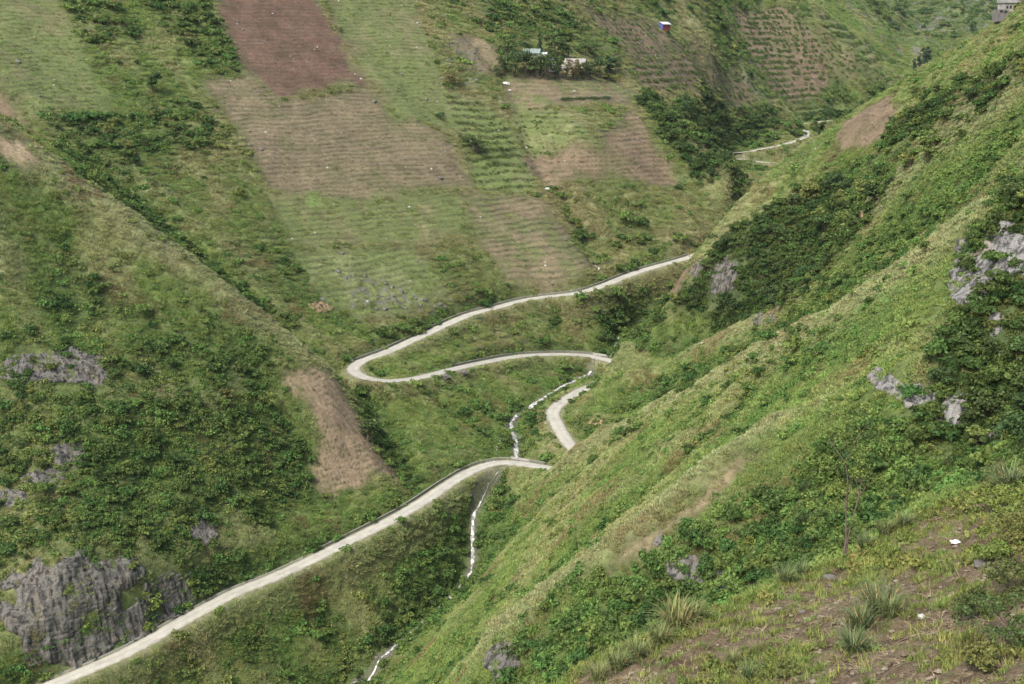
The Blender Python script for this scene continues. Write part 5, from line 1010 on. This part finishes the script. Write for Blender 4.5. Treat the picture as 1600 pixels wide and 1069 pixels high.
# stepped concrete building on the skyline
bx, by, bz = at(1566, 30); o = empty('concrete_building', (bx, by, bz), R(6)); PXM = by/F_PX*.88
def blk(nm, x, z, w, h, d, mat, yo=0): return MB().box((x*PXM, yo, z*PXM), (w*PXM, d, h*PXM)).build(nm, mat, o)
blk('lower_storey', -4, 6, 18, 20, 5.0, M_BLOCK2); blk('middle_storey', 6, 16, 17, 22, 5.6, M_BLOCK, .8); blk('side_wing', 20, 20, 12, 24, 5.2, M_BLOCK2, 1.6); blk('upper_storey', 12, 36, 30, 17, 6.4, M_BLOCK, 1.2); blk('roof_slab', 12, 45.5, 33, 2, 7.2, M_BLOCK, 1.2); blk('floor_slab', 8, 27.4, 24, 1.2, 6.6, M_BLOCK, .8)
for x, z, w, h in [(-8,13,6,4), (0,12,5,4), (3,20,4,5), (9,20,4,5), (5,37,4,7), (12,37,4,7), (24,37,7,11), (20,22,4,6)]:
    y_ = -2.52 if z < 15 else (-2.02 if z < 25 and x < 15 else -1.02 if z < 25 else -2.02); wn_ = MB().box((x*PXM, y_, z*PXM), (w*PXM, .10, h*PXM)).build('window', M_WOOD, o); MB().box((x*PXM, y_-.06, z*PXM), (w*PXM*.8, .05, h*PXM*.8)).build('pane', M_GLASS, wn_)
tag(o, 'unfinished grey concrete building stepping down the crest at the top right', 'building')
# poles by the road
M_POLE = plain('weathered_pole', (.17, .15, .13), .9, .25, 2.0)
for px, py, h, lb in [(917,603,10.0,'taller utility pole between the stream and the middle road'), (928,592,9.0,'utility pole just below the upper bridge'), (1077,403,3.0,'short post beside the upper road where it leaves view')]:
    x, y, z = at(px, py); o = empty('utility_pole', (x, y, z), R(20)); MB().tube([(0, 0, -.6), (0, 0, h)], [.17, .11], 8).build('pole', M_POLE, o); a_ = MB().box((0, 0, h-.5), (1.8 if h > 5 else .5, .14, .14)).build('crossarm', M_POLE, o)
    for q in (-.8, 0, .8) if h > 5 else (): MB().tube([(q, 0, h-.43), (q, 0, h-.18)], .05, 6).build('insulator', M_WHITE, a_)
    tag(o, lb, 'pole')
# bigger boulders in the village field
for i, (px, py, r_, lb) in enumerate([(791,132,1.6,'grey boulder on the field left below the farmstead'), (797,142,.8,'small pale boulder under the grey one'), (855,296,1.0,'pale boulder at the lower corner of the brown terraces'), (695,590,1.6,'dark rock on the bank inside the middle road'), (722,584,1.8,'grey stone heap below the middle road')]):
    x, y, z = at(px, py); me = stone(30+i, .75); me.materials.append(M_DSTONE if 'dark' in lb or 'heap' in lb else M_STONE); o = link(bpy.data.objects.new('boulder', me)); o.location = (x, y, z+.2*r_); o.scale = (r_*1.3, r_, r_); tag(o, lb, 'boulder')

# ------------------------------------------------------------------ the air of the valley
zt = float(Z.max())+40; zb = float(Z.min())-60; m = MB().box((0, 1550, (zt+zb)/2), (4400, 3500, zt-zb)); hz = m.build('haze', bpy.data.materials.new('valley_air')); tag(hz, 'thin bluish haze filling the whole valley', 'haze', None, 'stuff')
mh = hz.data.materials[0]; mh.use_nodes = True; nt = mh.node_tree; nt.nodes.remove(nt.nodes['Principled BSDF']); pv = nt.nodes.new('ShaderNodeVolumePrincipled'); pv.inputs['Color'].default_value = (.80, .88, 1.0, 1); pv.inputs['Density'].default_value = .000022; pv.inputs['Anisotropy'].default_value = .2; nt.links.new(pv.outputs[0], nt.nodes['Material Output'].inputs['Volume'])
